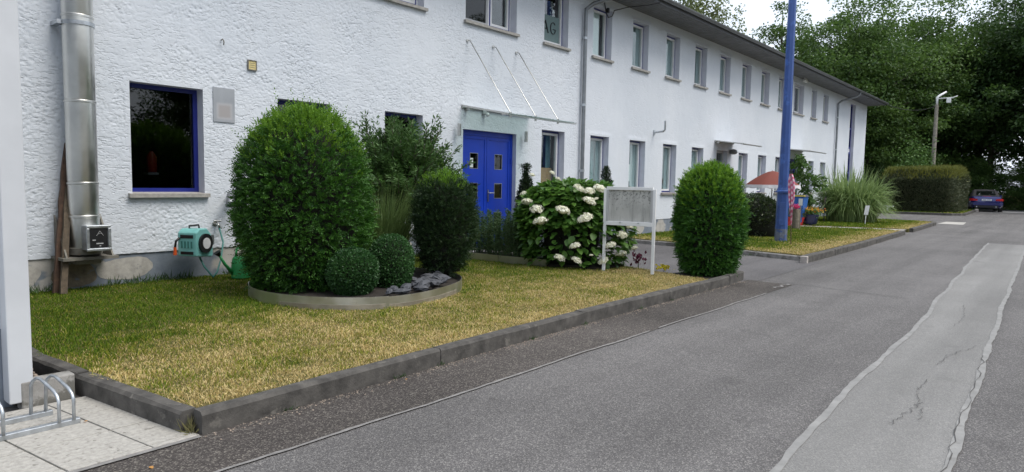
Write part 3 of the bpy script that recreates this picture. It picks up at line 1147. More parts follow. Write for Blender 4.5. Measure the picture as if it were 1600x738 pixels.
def window(x0, z0, w, h, kind, idx, floor):
    key = (round(w, 2), round(h, 2), kind, floor)
    RD = .15     # reveal depth
    if key not in _wc:
        ms = []
        # (name, mesh)
        rv = MB()
        rv.quad((0, -.005, 0), (0, RD + .08, 0), (0, RD + .08, h), (0, -.005, h))
        rv.quad((w, -.005, 0), (w, -.005, h), (w, RD + .08, h), (w, RD + .08, 0))
        rv.quad((0, -.005, h), (0, RD + .08, h), (w, RD + .08, h), (w, -.005, h))
        rv.quad((0, -.005, 0), (w, -.005, 0), (w, RD + .08, 0), (0, RD + .08, 0))
        ms.append(('reveal', rv.mesh('reveal', M['reveal'])))
        si = MB()
        si.add([(-.045, -.062, -.045), (w + .045, -.062, -.045), (w + .045, RD, -.045), (-.045, RD, -.045),
                (-.045, -.062, .000), (w + .045, -.062, .000), (w + .045, RD, .016), (-.045, RD, .016)],
               [(0, 3, 2, 1), (4, 5, 6, 7), (0, 1, 5, 4), (1, 2, 6, 5), (2, 3, 7, 6), (3, 0, 4, 7)])
        ms.append(('sill', si.mesh('sill', M['sill_dark'] if (floor == 0 and kind == 'std') else M['sill'])))
        if kind == 'fixed':
            fr = ring(MB(), 0, w, .012, h, .05, RD, RD + .06)
            frm = fr.mesh('window', M['blue_frame'])
            ms.append(('pane', MB().box(.05, w - .05, RD + .025, RD + .033, .06, h - .05).mesh('pane', M['glass_dark'])))
        elif kind in ('double', 'double_far'):
            mw = .55 * w if kind == 'double' else .4 * w
            fr = ring(MB(), 0, w, .012, h, .045, RD, RD + .06)
            fr.box(mw - .02, mw + .02, RD, RD + .06, .057, h - .045)
            frm = fr.mesh('window', M['white_frame'])
            s1 = ring(MB(), .045, mw - .02, .057, h - .045, .04, RD + .006, RD + .05)
            ms.append(('sash', s1.mesh('sash', M['grey_frame'])))
            s2 = ring(MB(), mw + .02, w - .045, .057, h - .045, .018, RD - .012, RD + .05)
            ms.append(('sash_edge', s2.mesh('sash_edge', M['blue_frame'])))
            s3 = ring(MB(), mw + .038, w - .063, .075, h - .063, .045, RD - .008, RD + .048)
            ms.append(('sash', s3.mesh('sash', M['white_frame'])))
            p = MB().box(.085, mw - .06, RD + .022, RD + .03, .097, h - .085)
            ms.append(('pane', p.mesh('pane', M['glass_dark'])))
            p = MB().box(mw + .083, w - .108, RD + .022, RD + .03, .12, h - .108)
            ms.append(('pane', p.mesh('pane', M['glass'])))
            if kind == 'double_far':
                ms.append(('curtain', curtain_mesh('curtain', .1, w - .1, .05, h - .05, RD + .2, .02, 9, M['fabric_curtain'])))
        else:
            fr = ring(MB(), 0, w, .012, h, .04, RD, RD + .06)
            frm = fr.mesh('window', M['blue_frame'])
            s = ring(MB(), .04, w - .04, .052, h - .04, .045, RD - .012, RD + .05)
            ms.append(('sash', s.mesh('sash', M['white_frame'])))
            p = MB().box(.085, w - .085, RD + .022, RD + .030, .097, h - .085)
            ms.append(('pane', p.mesh('pane', M['glass'])))
        _wc[key] = (frm, ms)
    frm, ms = _wc[key]
    wo_ = put('window', frm, bld, (x0, D, z0))
    for nm, me in ms:
        put(nm, me, wo_)
    r_ = random.Random(idx * 13 + floor)
    if kind in ('std', 'letters'):
        cm = M['curtain_teal']
        y = .15 + .06
        st_ = r_.random()
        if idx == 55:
            put('curtain', curtain_mesh('curtain', .05, w * .74, .06, h - .05, y, .004, 2, M['paper']), wo_)  # white sheet put behind this one pane for its brightness
        elif kind == 'std':
            put('curtain', curtain_mesh('curtain', .02, w - .02, .04, h, y + .03, .012, 7, cm), wo_)
            put('curtain', curtain_mesh('curtain', w * (.45 + .25 * st_), w - .02, .04, h, y, .010, 3, M['fabric_curtain']), wo_)
    if kind == 'tan':
        put('blind', MB().box(.06, w - .06, .27, .275, .06, .52).mesh('blind', M['curtain_gold']), wo_)
        put('curtain', curtain_mesh('curtain', w * .72, w - .05, .04, h, .32, .015, 3, M['curtain_teal']), wo_)
    if kind == 'letters':
        # frosted lower half with dark letters, a white bead string above
        put('frosted_film', MB().box(.09, w - .09, .166, .168, .10, .62).mesh('frosted_film', M['film']), wo_)
        L = MB()
        z_a, z_b = .26, .50
        yb0, yb1 = .158, .1655
        L.beam((.14, .162, z_a), (.24, .162, z_b), .008, .035, (0, 1, 0))
        L.beam((.34, .162, z_a), (.24, .162, z_b), .008, .035, (0, 1, 0))
        L.beam((.18, .162, .34), (.30, .162, .34), .008, .03, (0, 1, 0))
        gc = [(.50 + .085 * math.cos(R(a)), .162, .38 + .115 * math.sin(R(a))) for a in range(40, 345, 20)]
        for a, b in zip(gc[:-1], gc[1:]):
            L.beam(a, b, .008, .034, (0, 1, 0))
        L.beam((.50, .162, .36), (.60, .162, .36), .008, .03, (0, 1, 0))
        put('window_letters', L.mesh('window_letters', M['ink']), wo_)
        bd = MB()
        for q in range(34):
            bx, bz = r_.uniform(.50, .66), r_.uniform(.35, 1.0)
            bd.lathe([(.002, -.014), (.014, 0), (.002, .014)], (bx, .24, bz), 6)
        put('bead_string', bd.mesh('bead_string', M['paper'], smooth=True), wo_)
    return wo_


for i, (x0, x1, k) in enumerate(lower): window(x0, ZL0, x1 - x0, ZL1 - ZL0, k, i, 0)
for i, (x0, x1, k) in enumerate(upper): window(x0, ZU0, x1 - x0, ZU1 - ZU0, k, i + 50, 1)

# plant in the double window, paper in a lower window, all inside
mb = MB().box(14.15, 14.62, D + .215, D + .22, 1.30, 1.72)
mb.build('window_notice', M['paper'], bld)

# stair window strip
x0, x1, z0, z1 = STAIR
w, h = x1 - x0, z1 - z0
rv = MB()
rv.quad((0, -.005, 0), (0, .23, 0), (0, .23, h), (0, -.005, h))
rv.quad((w, -.005, 0), (w, -.005, h), (w, .23, h), (w, .23, 0))
rv.quad((0, -.005, h), (0, .23, h), (w, .23, h), (w, -.005, h))
rv.quad((0, -.005, 0), (w, -.005, 0), (w, .23, 0), (0, .23, 0))
fr = ring(MB(), 0, w, 0, h, .07, .13, .19)
for zz in (1.02, 1.95, 2.2, 3.1): fr.box(.07, w - .07, .13, .19, zz, zz + .08)
so = put('window', fr.mesh('window', M['blue_frame']), bld, (x0, D, z0))
put('reveal', rv.mesh('reveal', M['reveal']), so)
for a, b in ((.07, 1.02), (1.10, 1.95), (2.28, 3.1), (3.18, h - .07)):
    put('pane', MB().box(.07, w - .07, .155, .163, a, b).mesh('pane', M['glass_dark']), so)
put('infill_panel', MB().box(.07, w - .07, .145, .165, 2.03, 2.2).mesh('infill_panel', M['white_frame']), so)

# ------------------------------------------------------------------ doors
def reveal_box(w, h, dep, mat):
    rv = MB()
    rv.quad((0, -.005, 0), (0, dep, 0), (0, dep, h), (0, -.005, h))
    rv.quad((w, -.005, 0), (w, -.005, h), (w, dep, h), (w, dep, 0))
    rv.quad((0, -.005, h), (0, dep, h), (w, dep, h), (w, -.005, h))
    rv.quad((0, -.005, .001), (w, -.005, .001), (w, dep, .001), (0, dep, .001))
    return rv.mesh('reveal', mat)


x0, x1, z0, z1 = DOOR
w, h = x1 - x0, z1 - z0
fr = MB()
fr.box(0, w, .085, .15, h - .09, h)
fr.box(0, .06, .085, .15, 0, h - .09)
fr.box(w - .06, w, .085, .15, 0, h - .09)
door = put('door', fr.mesh('door', M['blue_door']), bld, (x0, D, z0))
put('reveal', reveal_box(w, h, .15, M['reveal']), door)


def door_leaf(lx0, lx1, lz1):
    mb = MB()
    wx = [(lx0 + lx1) / 2 - .105, (lx0 + lx1) / 2 + .105]
    wz = [(.36, .64), (.90, 1.18), (1.44, 1.72)]
    y0, y1 = .10, .142
    mb.box(lx0, wx[0], y0, y1, 0, lz1)
    mb.box(wx[1], lx1, y0, y1, 0, lz1)
    zz = 0
    for a, b in wz:
        mb.box(wx[0], wx[1], y0, y1, zz, a)
        zz = b
    mb.box(wx[0], wx[1], y0, y1, zz, lz1)
    # raised edge profile round the leaf
    ring(mb, lx0, lx1, 0.0, lz1, .055, y0 - .010, y0 - .0005)
    lf = put('door_leaf', mb.mesh('door_leaf', M['blue_door']), door)
    for a, b in wz:
        put('pane', MB().box(wx[0], wx[1], .118, .124, a, b).mesh('pane', M['glass_dark']), door)
        put('glazing_bead', ring(MB(), wx[0] - .002, wx[1] + .002, a - .002, b + .002, .008, y0 - .004, y0 + .012).mesh('glazing_bead', M['steel']), door)
    return lf


door_leaf(.063, w / 2 - .004, h - .093)
door_leaf(w / 2 + .004, w - .063, h - .093)
hd = MB()
hd.box(w / 2 + .025, w / 2 + .055, .075, .089, .84, 1.06)
hd.tube([(w / 2 + .04, .09, 1.0), (w / 2 + .04, .04, 1.0), (w / 2 + .055, .035, 1.0), (w / 2 + .16, .035, 1.0)], .010, 8)
put('door_handle', hd.mesh('door_handle', M['steel']), door)
put('door_hinge', MB().lathe([(.012, 0), (.012, .11)], (w - .055, .075, 1.55), 8).mesh('door_hinge', M['blue_door']), door)
put('notice_paper', MB().box(.255, .385, .112, .1165, 1.46, 1.63).mesh('notice_paper', M['paper']), door)
for (a, b, c, d_), nm in ((DOOR2, 2), (DOOR3, 3)):
    w, h = b - a, d_ - c
    fr = ring(MB(), 0, w, 0, h, .07, .12, .18)
    if nm == 3:
        fr.box(.07, w - .07, .12, .18, h - .42, h - .36)
    dd = put('door', fr.mesh('door', M['grey_frame'] if nm == 2 else M['blue_frame']), bld, (a, D, c))
    put('reveal', reveal_box(w, h, .2, M['reveal']), dd)
    put('pane', MB().box(.07, w - .07, .15, .158, .07, h - .07).mesh('pane', M['glass']), dd)
    put('curtain', curtain_mesh('curtain', .07, w - .07, .05, h, .32, .02, 6, M['curtain_teal']), dd)
    # door step
    MB().box(a - .2, b + .2, D - .55, D - .01, ZR - .02, .0).build('door_step', M['concrete'], bld, bevel=.01)
MB().box(DOOR[0] - .15, DOOR[1] + .15, D - .5, D - .01, ZR - .02, -.01).build('door_step', M['concrete'], bld, bevel=.01)

# ------------------------------------------------------------------ canopies
def canopy(x0, x1, zw, yf, zf, rods, label, group=None, z_rod=3.66, far=False):
    c = empty('glass_canopy', (x0, D, zw), label, 'canopy', 'door canopies')
    pm_ = MB()
    n_ = 3
    t_ = .016
    for k in range(n_):
        a = x0 + (x1 - x0) * k / n_ + .004
        b = x0 + (x1 - x0) * (k + 1) / n_ - .004
        m2 = MB()
        m2.add([(a, D - .01, zw), (b, D - .01, zw), (b, yf, zf), (a, yf, zf),
                (a, D - .01, zw + t_), (b, D - .01, zw + t_), (b, yf, zf + t_), (a, yf, zf + t_)],
               [(0, 1, 2, 3), (7, 6, 5, 4), (0, 4, 5, 1), (1, 5, 6, 2), (2, 6, 7, 3), (3, 7, 4, 0)])
        m2.build('glass_panel', M['glass_canopy'] if not far else M['grey_frame'], c)
    MB().beam((x0 - .06, yf + .06, zf - .0), (x1 + .12, yf + .06, zf - .0), .05, .03).build('front_rail', M['steel'], c)
    MB().beam((x0, D - .02, zw - .02), (x1, D - .02, zw - .02), .035, .035).build('wall_rail', M['steel'], c)
    MB().beam((x0 + .01, D - .01, zw + .004), (x0 + .01, yf, zf + .004), .02, .03).build('side_rail', M['steel'], c)
    for xr in rods:
        m2 = MB()
        m2.tube([(xr, D, z_rod), (xr, D - .05, z_rod), (xr + .002, D - .075, z_rod - .012), (xr, yf + .06, zf + .03)], .009, 8)
        rd = m2.build('tie_rod', M['steel'], c, auto=60)
        MB().tube([(xr, D + .005, z_rod), (xr, D - .022, z_rod)], .030, 12).build('rod_plate', M['steel'], rd, auto=40)
        MB().tube([(xr, yf + .06, zf - .045), (xr, yf + .06, zf + .045)], .020, 10).build('rod_fitting', M['steel'], rd, auto=40)
    for xb_ in (x0 + .08,):
        MB().box(xb_, xb_ + .06, D - .12, D + .005, zw - .07, zw - .035).build('wall_bracket', M['steel'], c)
    return c


canopy(8.34, 10.22, 2.535, 7.16, 2.335, [8.47, 9.14, 9.79], 'glass canopy hung on three steel rods over the blue double door')
canopy(18.95, 20.35, 2.555, 7.35, 2.44, [], 'grey flat canopy over the narrow far door left of the blue lamp post', far=True)
canopy(25.1, 27.2, 2.62, 7.35, 2.53, [], 'grey flat canopy behind the sapling right of the blue lamp post', far=True)
# security light under the door canopy
s = empty('security_light', (8.90, D, 2.47), 'small white security light under the glass canopy', 'light')
MB().box(8.86, 8.95, D - .05, D + .0, 2.43, 2.50).build('mount', M['grey_frame'], s, bevel=.008)
MB().lathe([(.012, -.05), (.032, -.035), (.036, 0), (.02, .02)], (8.93, D - .085, 2.44), 12).build('head', M['white_paint'], s, smooth=True)


# ================================================================== FIXTURES ON THE WALL
def wall_lamp(x, z, label):
    o = empty('wall_lamp', (x, D, z), label, 'lamp', 'cylinder lamps beside the blue door')
    MB().lathe([(.030, -.10), (.033, -.10), (.033, .10), (.030, .10)], (x, D - .10, z), 14).build('lamp_tube', M['steel'], o, auto=40)
    MB().tube([(x + .02, D - .09, z - .02), (x + .06, D - .06, z + .0), (x + .11, D - .02, z - .03), (x + .11, D + .004, z - .04)], .007, 6).build('arm', M['steel'], o, smooth=True)
    MB().tube([(x + .11, D + .006, z - .04), (x + .11, D - .012, z - .04)], .022, 10).build('base_plate', M['steel'], o, auto=40)
    for s_ in (-1, 1):
        MB().lathe([(.029, 0), (.029, .004)], (x, D - .10, z + s_ * .101 - .002), 12).build('lens', M['white_frame'], o)


wall_lamp(8.20, 2.11, 'brushed steel cylinder wall lamp left of the blue double door')
wall_lamp(10.02, 2.10, 'brushed steel cylinder wall lamp right of the blue double door')
o = empty('globe_lamp', (20.16, D, 2.27), 'round grey bulkhead lamp beside the narrow far door', 'lamp')
MB().lathe([(.05, -.07), (.10, -.05), (.125, 0), (.10, .06), (.04, .09)], (20.16, D - .10, 2.27), 14).build('globe', M['gutter'], o, smooth=True)
MB().box(20.11, 20.21, D - .02, D + .004, 2.22, 2.34).build('base_plate', M['gutter'], o)
# antenna bracket
o = empty('antenna_bracket', (15.30, D, 2.55), 'bent grey metal antenna bracket sticking out of the upper wall', 'bracket')
MB().box(15.22, 15.29, D - .02, D + .004, 2.48, 2.60).build('wall_plate', M['galv'], o)
MB().tube([(15.255, D - .01, 2.54), (15.255, D - .26, 2.56), (15.265, D - .30, 2.60), (15.265, D - .30, 2.82)], .024, 10).build('mast', M['galv'], o, auto=60)
# cable with a drip loop near the eave
o = empty('eave_cable', (12.9, D, 5.0), 'black cable with drip loop between wall hook and eave', 'cable')
pth = [(12.80, D - .01, 5.22), (12.80, D - .05, 5.00), (12.86, D - .08, 4.90), (12.98, D - .10, 4.95), (13.03, D - .12, 5.08), (13.3, D - .30, 5.18), (13.72, D - .60, 5.27), (13.85, D - .80, 5.32)]
MB().tube(pth, .011, 6).build('wire', M['black'], o, smooth=True)
MB().box(12.88, 12.93, D - .06, D + .004, 5.02, 5.12).build('hook', M['black'], o)
# cctv under the far eave
o = empty('eave_camera', (26.6, D - .15, 5.29), 'small white camera under the eave right of the blue lamp post', 'camera')
for k in (0, 1):
    MB().lathe([(.03, 0), (.06, .03), (.06, .10), (.03, .12)], (26.55 + .22 * k, D - .15, 5.19), 10).build('housing', M['white_paint'], o, smooth=True)
MB().box(26.52, 26.80, D - .17, D - .13, 5.30, 5.339).build('mount', M['white_paint'], o)

# red extinguisher standing on the inside ledge behind the big dark window
o = empty('fire_extinguisher', (3.44, 8.75, 1.20), 'red fire extinguisher dimly seen inside the big dark window', 'extinguisher')
M['ext_red'] = plain('extinguisher_red', (.40, .02, .015), .35, var=.08)
MB().lathe([(.05, 1.27), (.058, 1.29), (.058, 1.46), (.03, 1.51), (.018, 1.53)], (3.44, 8.75, 0), 16).build('cylinder', M['ext_red'], o, auto=40)
MB().tube([(3.44, 8.75, 1.53), (3.44, 8.75, 1.57), (3.40, 8.74, 1.58)], .012, 8).build('valve', M['black'], o, smooth=True)
MB().box(3.38, 3.50, 8.70, 8.85, 1.24, 1.268).build('shelf_bracket', M['grey_frame'], o)
# blurred metal plaque and enamel number plate
o = put('wall_plaque', MB().box(0, .275, -.001, .012, 0, .425).mesh('wall_plaque', M['plaque_face']), None, (3.972, D - .016, 1.912))
tag(o, 'plain grey metal plaque right of the big dark window', 'plaque')
o = empty('enamel_plate', (4.43, D, 2.61), 'small cream framed plate high on the wall above the plaque', 'plate')
MB().box(4.435, 4.543, D - .022, D - .006, 2.612, 2.728).build('plate_face', M['cream_box'], o)
ring(MB(), 4.428, 4.550, 2.605, 2.735, .011, D - .030, D - .004).build('plate_frame', M['rusty'], o)
for k in range(3):
    MB().box(4.452, 4.528, D - .0235, D - .0225, 2.640 + .026 * k, 2.645 + .026 * k).build('plate_line', M['wood_grey'], o)
# rusty hook left of the plate
o = tag(MB().tube([(4.09, D + .003, 2.92), (4.09, D - .05, 2.93), (4.10, D - .06, 2.90), (4.10, D - .05, 2.86)], .007, 6).build('wall_hook', M['rusty'], None, smooth=True), 'small rusty hook high on the wall above the dark window', 'hook')
# grey vent hood left of the big thuja
o = empty('vent_hood', (3.98, D, .98), 'curved grey vent hood on the wall beside the big clipped thuja', 'vent')
mb = MB()
mb.tube([(4.20, D + .01, .98), (4.16, D - .10, 1.00), (4.10, D - .18, .98), (4.06, D - .22, .91), (4.05, D - .235, .86)], [.05, .05, .05, .048, .05], 12)
mb.build('elbow', M['gutter'], o, smooth=True)
MB().tube([(4.20, D + .004, .98), (4.20, D - .02, .98)], .075, 14).build('flange', M['gutter'], o, auto=40)

# ------------------------------------------------------------------ steel flue with control box
FX, FY, FR = 2.465, 8.035, .142
fl = empty('steel_flue', (FX, FY, .36), 'tall stainless steel flue pipe on the wall with black control box at its foot', 'flue')
segs = [(.40, .80), (.80, 1.15), (1.15, 2.0), (2.0, 2.87), (2.87, 3.8), (3.8, 4.7), (4.7, 7.2)]
for a, b in segs:
    m2 = MB().lathe([(FR - .004, a), (FR, a + .012), (FR, b - .03), (FR + .006, b - .025), (FR + .006, b - .008), (FR - .002, b)], (FX, FY, 0), 28)
    sg = m2.build('pipe_section', M['flue'], fl, auto=35)
MB().lathe([(FR + .018, -.035), (FR + .018, .035)], (FX, FY, .42), 28).build('foot_collar', M['rusty'], fl, auto=40)
br = MB()
br.box(FX - .26, FX + .26, FY - .19, D + .0, .335, .365)
br.build('bracket_plate', M['rusty'], fl)
for s_ in (-1, 1):
    xx = FX + s_ * .215
    tri = MB()
    tri.add([(xx - .008, FY - .16, .365), (xx - .008, D, .365), (xx - .008, D, .80), (xx + .008, FY - .16, .365), (xx + .008, D, .365), (xx + .008, D, .80)],
            [(0, 1, 2), (5, 4, 3), (0, 3, 4, 1), (1, 4, 5, 2), (2, 5, 3, 0)])
    tri.build('bracket_gusset', M['rusty'], fl)
MB().box(FX - .12, FX + .12, FY - .10, D, .28, .335).build('drain_pan', M['rusty'], fl, bevel=.01)
for zz in (2.78, 4.6):
    MB().lathe([(FR + .012, -.02), (FR + .012, .02)], (FX, FY, zz), 28).build('wall_clamp', M['galv'], fl, auto=40)
    MB().box(FX - .19, FX - .13, FY - .02, D, zz - .02, zz + .02).build('clamp_arm', M['galv'], fl)
cb = MB().box(FX - .075, FX + .145, FY - .30, FY - .135, .44, .70).build('control_box', M['galv'], fl, bevel=.012)
ring(MB(), FX - .080, FX + .150, .435, .705, .03, FY - .318, FY - .300).build('control_bezel', M['galv'], cb, bevel=.006)
MB().box(FX - .046, FX + .116, FY - .306, FY - .301, .468, .672).build('control_screen', M['black'], cb)
sy = M['grey_frame']
mk = MB()
cx_ = FX + .045
mk.beam((cx_ - .032, FY - .308, .595), (cx_, FY - .308, .645), .003, .007, (0, 1, 0))
mk.beam((cx_ + .032, FY - .308, .595), (cx_, FY - .308, .645), .003, .007, (0, 1, 0))
mk.beam((cx_ - .016, FY - .308, .617), (cx_ + .016, FY - .308, .617), .003, .006, (0, 1, 0))
mk.box(cx_ - .035, cx_ + .030, FY - .309, FY - .3065, .508, .520)
mk.box(cx_ - .006, cx_ + .008, FY - .309, FY - .3065, .484, .494)
mk.box(cx_ - .070, cx_ - .040, FY - .309, FY - .3065, .545, .556)
mk.build('control_marks', sy, cb)

# timber leaning on the wall beside the flue
def plank(p0, p1, w, t, label, mat):
    o = MB()
    p0, p1 = Vector(p0), Vector(p1)
    n_ = 10
    d = (p1 - p0).normalized()
    s = d.cross(Vector((0, 1, 0))).normalized()
    u = s.cross(d)
    vs, fs = [], []
    r_ = random.Random(int(p0.x * 1000))
    for i in range(n_ + 1):
        q = p0.lerp(p1, i / n_) + s * r_.uniform(-.006, .006)
        ww, tt_ = w * r_.uniform(.9, 1.05) / 2, t * r_.uniform(.9, 1.05) / 2
        if i == n_: ww *= .6
        vs += [q - s * ww - u * tt_, q + s * ww - u * tt_, q + s * ww + u * tt_, q - s * ww + u * tt_]
    for i in range(n_):
        for k in range(4):
            fs.append((i * 4 + k, i * 4 + (k + 1) % 4, (i + 1) * 4 + (k + 1) % 4, (i + 1) * 4 + k))
    fs += [(3, 2, 1, 0), (n_ * 4, n_ * 4 + 1, n_ * 4 + 2, n_ * 4 + 3)]
    o.add(vs, fs)
    return tag(o.build('timber_plank', mat), label, 'plank', 'old timbers leaning beside the flue')


plank((2.165, 7.98, 0), (2.375, 8.20, 1.56), .055, .045, 'tall thin brown plank leaning on the wall behind the flue', M['wood'])
plank((2.20, 7.86, 0), (2.345, 8.12, 1.08), .06, .045, 'shorter rough brown timber leaning in front of the tall plank', M['timber_rot'])

# ------------------------------------------------------------------ hose reel
hr = empty('hose_reel', (3.60, 7.96, .45), 'teal hose reel box with black disc mounted low on the wall', 'hose reel', rz=R(-62))
prof = [(-.15, -.155), (.13, -.185), (.15, -.165), (.15, .02), (.11, .10), (.05, .165), (-.09, .165), (-.15, .12)]  # y,z side outline
bx = MB()
n_ = len(prof)
vs = [(-.125, y, z) for y, z in prof] + [(.125, y, z) for y, z in prof]
bx.add(vs, [tuple(range(n_)), tuple(range(n_, 2 * n_))[::-1]] + [(i, n_ + i, n_ + (i + 1) % n_, (i + 1) % n_) for i in range(n_)])
bx.build('reel_body', M['teal'], hr, bevel=.018, local=True)
for z0_, z1_ in ((.055, .095), (-.135, -.10)):
    MB().box(-.085, .085, -.156, -.148, z0_, z1_).build('front_slot', M['black'], hr, bevel=.003, local=True)
for k in range(4):
    MB().box(-.075 + k * .043, -.055 + k * .043, -.1565, -.149, -.06, .02).build('front_rib', M['teal_hose'], hr, local=True)
MB().tube([(.122, .0, -.01), (.150, .0, -.01)], .115, 24).build('side_disc', M['black'], hr, auto=40, local=True)
MB().tube([(.145, .0, -.01), (.156, .0, -.01)], .066, 20).build('disc_hub', M['white_frame'], hr, auto=40, local=True)
MB().tube([(-.03, -.06, .16), (-.03, -.07, .195), (.03, .02, .205), (.03, .03, .16)], .012, 8).build('carry_handle', M['black'], hr, smooth=True, local=True)
MB().box(-.06, .06, .14, .26, -.05, .07).build('swivel_bracket', M['galv'], hr, local=True)
MB().tube([(-.09, -.16, .06), (-.115, -.19, .02), (-.12, -.20, -.05)], .013, 8).build('hose_end', M['black'], hr, smooth=True, local=True)
MB().tube([(-.12, -.20, -.05), (-.122, -.20, -.14)], [.016, .021], 10).build('hose_nozzle', M['orange'], hr, auto=40, local=True)
o = empty('supply_hose', (3.72, 7.9, 0), 'dark green hose looping from wall tap to the hose reel', 'hose')
MB().tube([(3.63, 7.93, .27), (3.66, 7.88, .16), (3.72, 7.84, .06), (3.74, 7.83, .03), (3.80, 7.85, .08), (3.90, 7.95, .22), (3.985, 8.06, .42), (3.985, 8.12, .53), (3.98, 8.15, .60)], .011, 8).build('hose', M['teal_hose'], o, smooth=True)
o = empty('wall_tap', (3.96, D, .62), 'chrome garden tap on the wall right of the hose reel', 'tap')
MB().tube([(3.97, D + .004, .64), (3.97, D - .09, .64), (3.98, D - .10, .60)], .016, 10).build('tap_body', M['steel'], o, smooth=True)
MB().tube([(3.93, D - .06, .68), (4.02, D - .06, .68)], .012, 8).build('tap_handle', M['steel'], o, auto=40)
MB().tube([(3.97, D - .0, .64), (3.97, D - .012, .64)], .035, 12).build('tap_flange', M['steel'], o, auto=40)
# watering can: body, spout, handle, rose
wc = empty('watering_can', (4.02, 7.75, 0), 'green plastic watering can half hidden behind the big clipped thuja', 'watering can')
MB().lathe([(.105, 0), (.115, .01), (.11, .16), (.10, .23), (.085, .26)], (4.050, 7.75, 0), 18).build('can_body', M['can_green'], wc, auto=40)
MB().tube([(3.950, 7.75, .06), (3.850, 7.75, .18), (3.780, 7.75, .30)], [.025, .018, .014], 10).build('spout', M['can_green'], wc, smooth=True)
MB().tube([(3.785, 7.75, .29), (3.755, 7.75, .335)], [.018, .045], 12).build('spout_rose', M['black'], wc, auto=40)
MB().tube([(3.980, 7.75, .24), (4.000, 7.75, .36), (4.080, 7.75, .38), (4.160, 7.75, .28), (4.160, 7.75, .12)], .013, 8).build('can_handle', M['can_green'], wc, smooth=True)
#SPLIT
# ================================================================== ANNEX AT THE LEFT EDGE
ax = empty('annex_building', (1.0, 4.56, ZR), 'white rendered annex corner with grey foot and white corner post at the left edge', 'building')
MB().box(-5.0, 1.02, 4.60, D - .02, .345, 3.4).build('wall', M['stucco_far'], ax)
MB().box(-5.0, 1.02, 4.605, D - .02, ZR - .05, .345).build('plinth', M['grey_wall'], ax)
MB().box(.975, 1.090, 4.475, 4.598, ZR + .045, 3.4).build('corner_post', M['post_white'], ax, bevel=.006)
MB().box(-5.3, 1.35, 4.30, D - .03, 3.4, 3.52).build('roof_slab', M['soffit_dark'], ax)
lw = tag(MB().box(1.03, 1.295, 4.47, 4.575, ZR - .03, .045).build('concrete_block', M['concrete'], None, bevel=.008), 'low rough concrete block behind the bicycle rack', 'block')
gs = MB()
r_ = random.Random(5)
for k in range(70):
    c = (r_.uniform(1.03, 1.22), r_.uniform(4.62, 5.7), -.045 + r_.uniform(0, .05))
    s = r_.uniform(.012, .03)
    gs.lathe([(s * .5, -s * .5), (s, -s * .1), (s * .9, s * .3), (s * .3, s * .6)], c, 7, phase=r_.random())
tag(gs.build('gravel', M['pebble'], None, smooth=True), 'brown pebbles filling the narrow strip beside the annex', 'gravel', kind='stuff')

# bicycle rack
rk = empty('bicycle_rack', (.9, 4.0, ZR), 'galvanised steel bicycle rack with hoops on the paving slabs', 'bicycle rack')


def rail(y0, y1, xe):
    mb = MB()
    mb.add([(-.9, y0 - .018, ZR + .012), (xe, y0 - .018 + .03, ZR + .012), (xe, y0 + .018 + .03, ZR + .012), (-.9, y0 + .018, ZR + .012),
            (-.9, y0 - .018, ZR + .042), (xe, y0 - .018 + .03, ZR + .042), (xe, y0 + .018 + .03, ZR + .042), (-.9, y0 + .018, ZR + .042)],
           [(0, 3, 2, 1), (4, 5, 6, 7), (0, 1, 5, 4), (1, 2, 6, 5), (2, 3, 7, 6), (3, 0, 4, 7)])
    mb.build('base_rail', M['galv'], rk, bevel=.004)


rail(3.975, 0, 1.175)
rail(4.215, 0, 1.115)
for xr, xf in ((1.088, 1.143), (1.020, 1.076), (.785, .838), (.715, .770), (.48, .53), (.41, .46)):
    yr, yf_ = 4.235, 3.985
    dz = ZR + .04
    P = [(xr - .006, yr, dz), (xr, yr, .085), (xr + .006, yr - .008, .108), (xr + .017, yr - .032, .127), (xr + .028, yr - .06, .127), (xr + .035, yr - .085, .116)]
    P += [(xf - .006, yf_ + .05, .085), (xf, yf_ + .02, .062), (xf + .002, yf_ + .004, .035), (xf, yf_, dz)]
    MB().tube(P, .0085, 10).build('hoop', M['galv'], rk, smooth=True)

# ================================================================== FOLIAGE TOOLS
def leaf_arrays(P, Dv, L, W, up=None, fold=.12, shape='leaf'):
    """diamond leaves: 4 verts, 2 tris each"""
    n = len(P)
    Dv = unit(Dv)
    if up is None:
        up = rng.normal(size=(n, 3))
    S = unit(np.cross(Dv, up))
    Nn = np.cross(S, Dv)
    L = np.broadcast_to(np.asarray(L, float), (n,))[:, None]
    W = np.broadcast_to(np.asarray(W, float), (n,))[:, None]
    mid = P + Dv * L * .45
    v0 = P
    v1 = mid + S * W * .5 + Nn * W * fold
    v2 = P + Dv * L
    v3 = mid - S * W * .5 + Nn * W * fold
    V = np.stack([v0, v1, v2, v3], 1).reshape(-1, 3)
    b = np.arange(n)[:, None] * 4
    F = np.concatenate([b + np.array([[0, 1, 2]]), b + np.array([[0, 2, 3]])], 0)
    return V, F


def leaves_mesh(name, P, Dv, L, W, mat, tint=None, up=None, fold=.12):
    V, F = leaf_arrays(P, Dv, L, W, up, fold)
    if tint is None: tint = rng.random(len(P))
    return np_mesh(name, V, F, mat, attrs={'tint': np.repeat(tint, 4)})


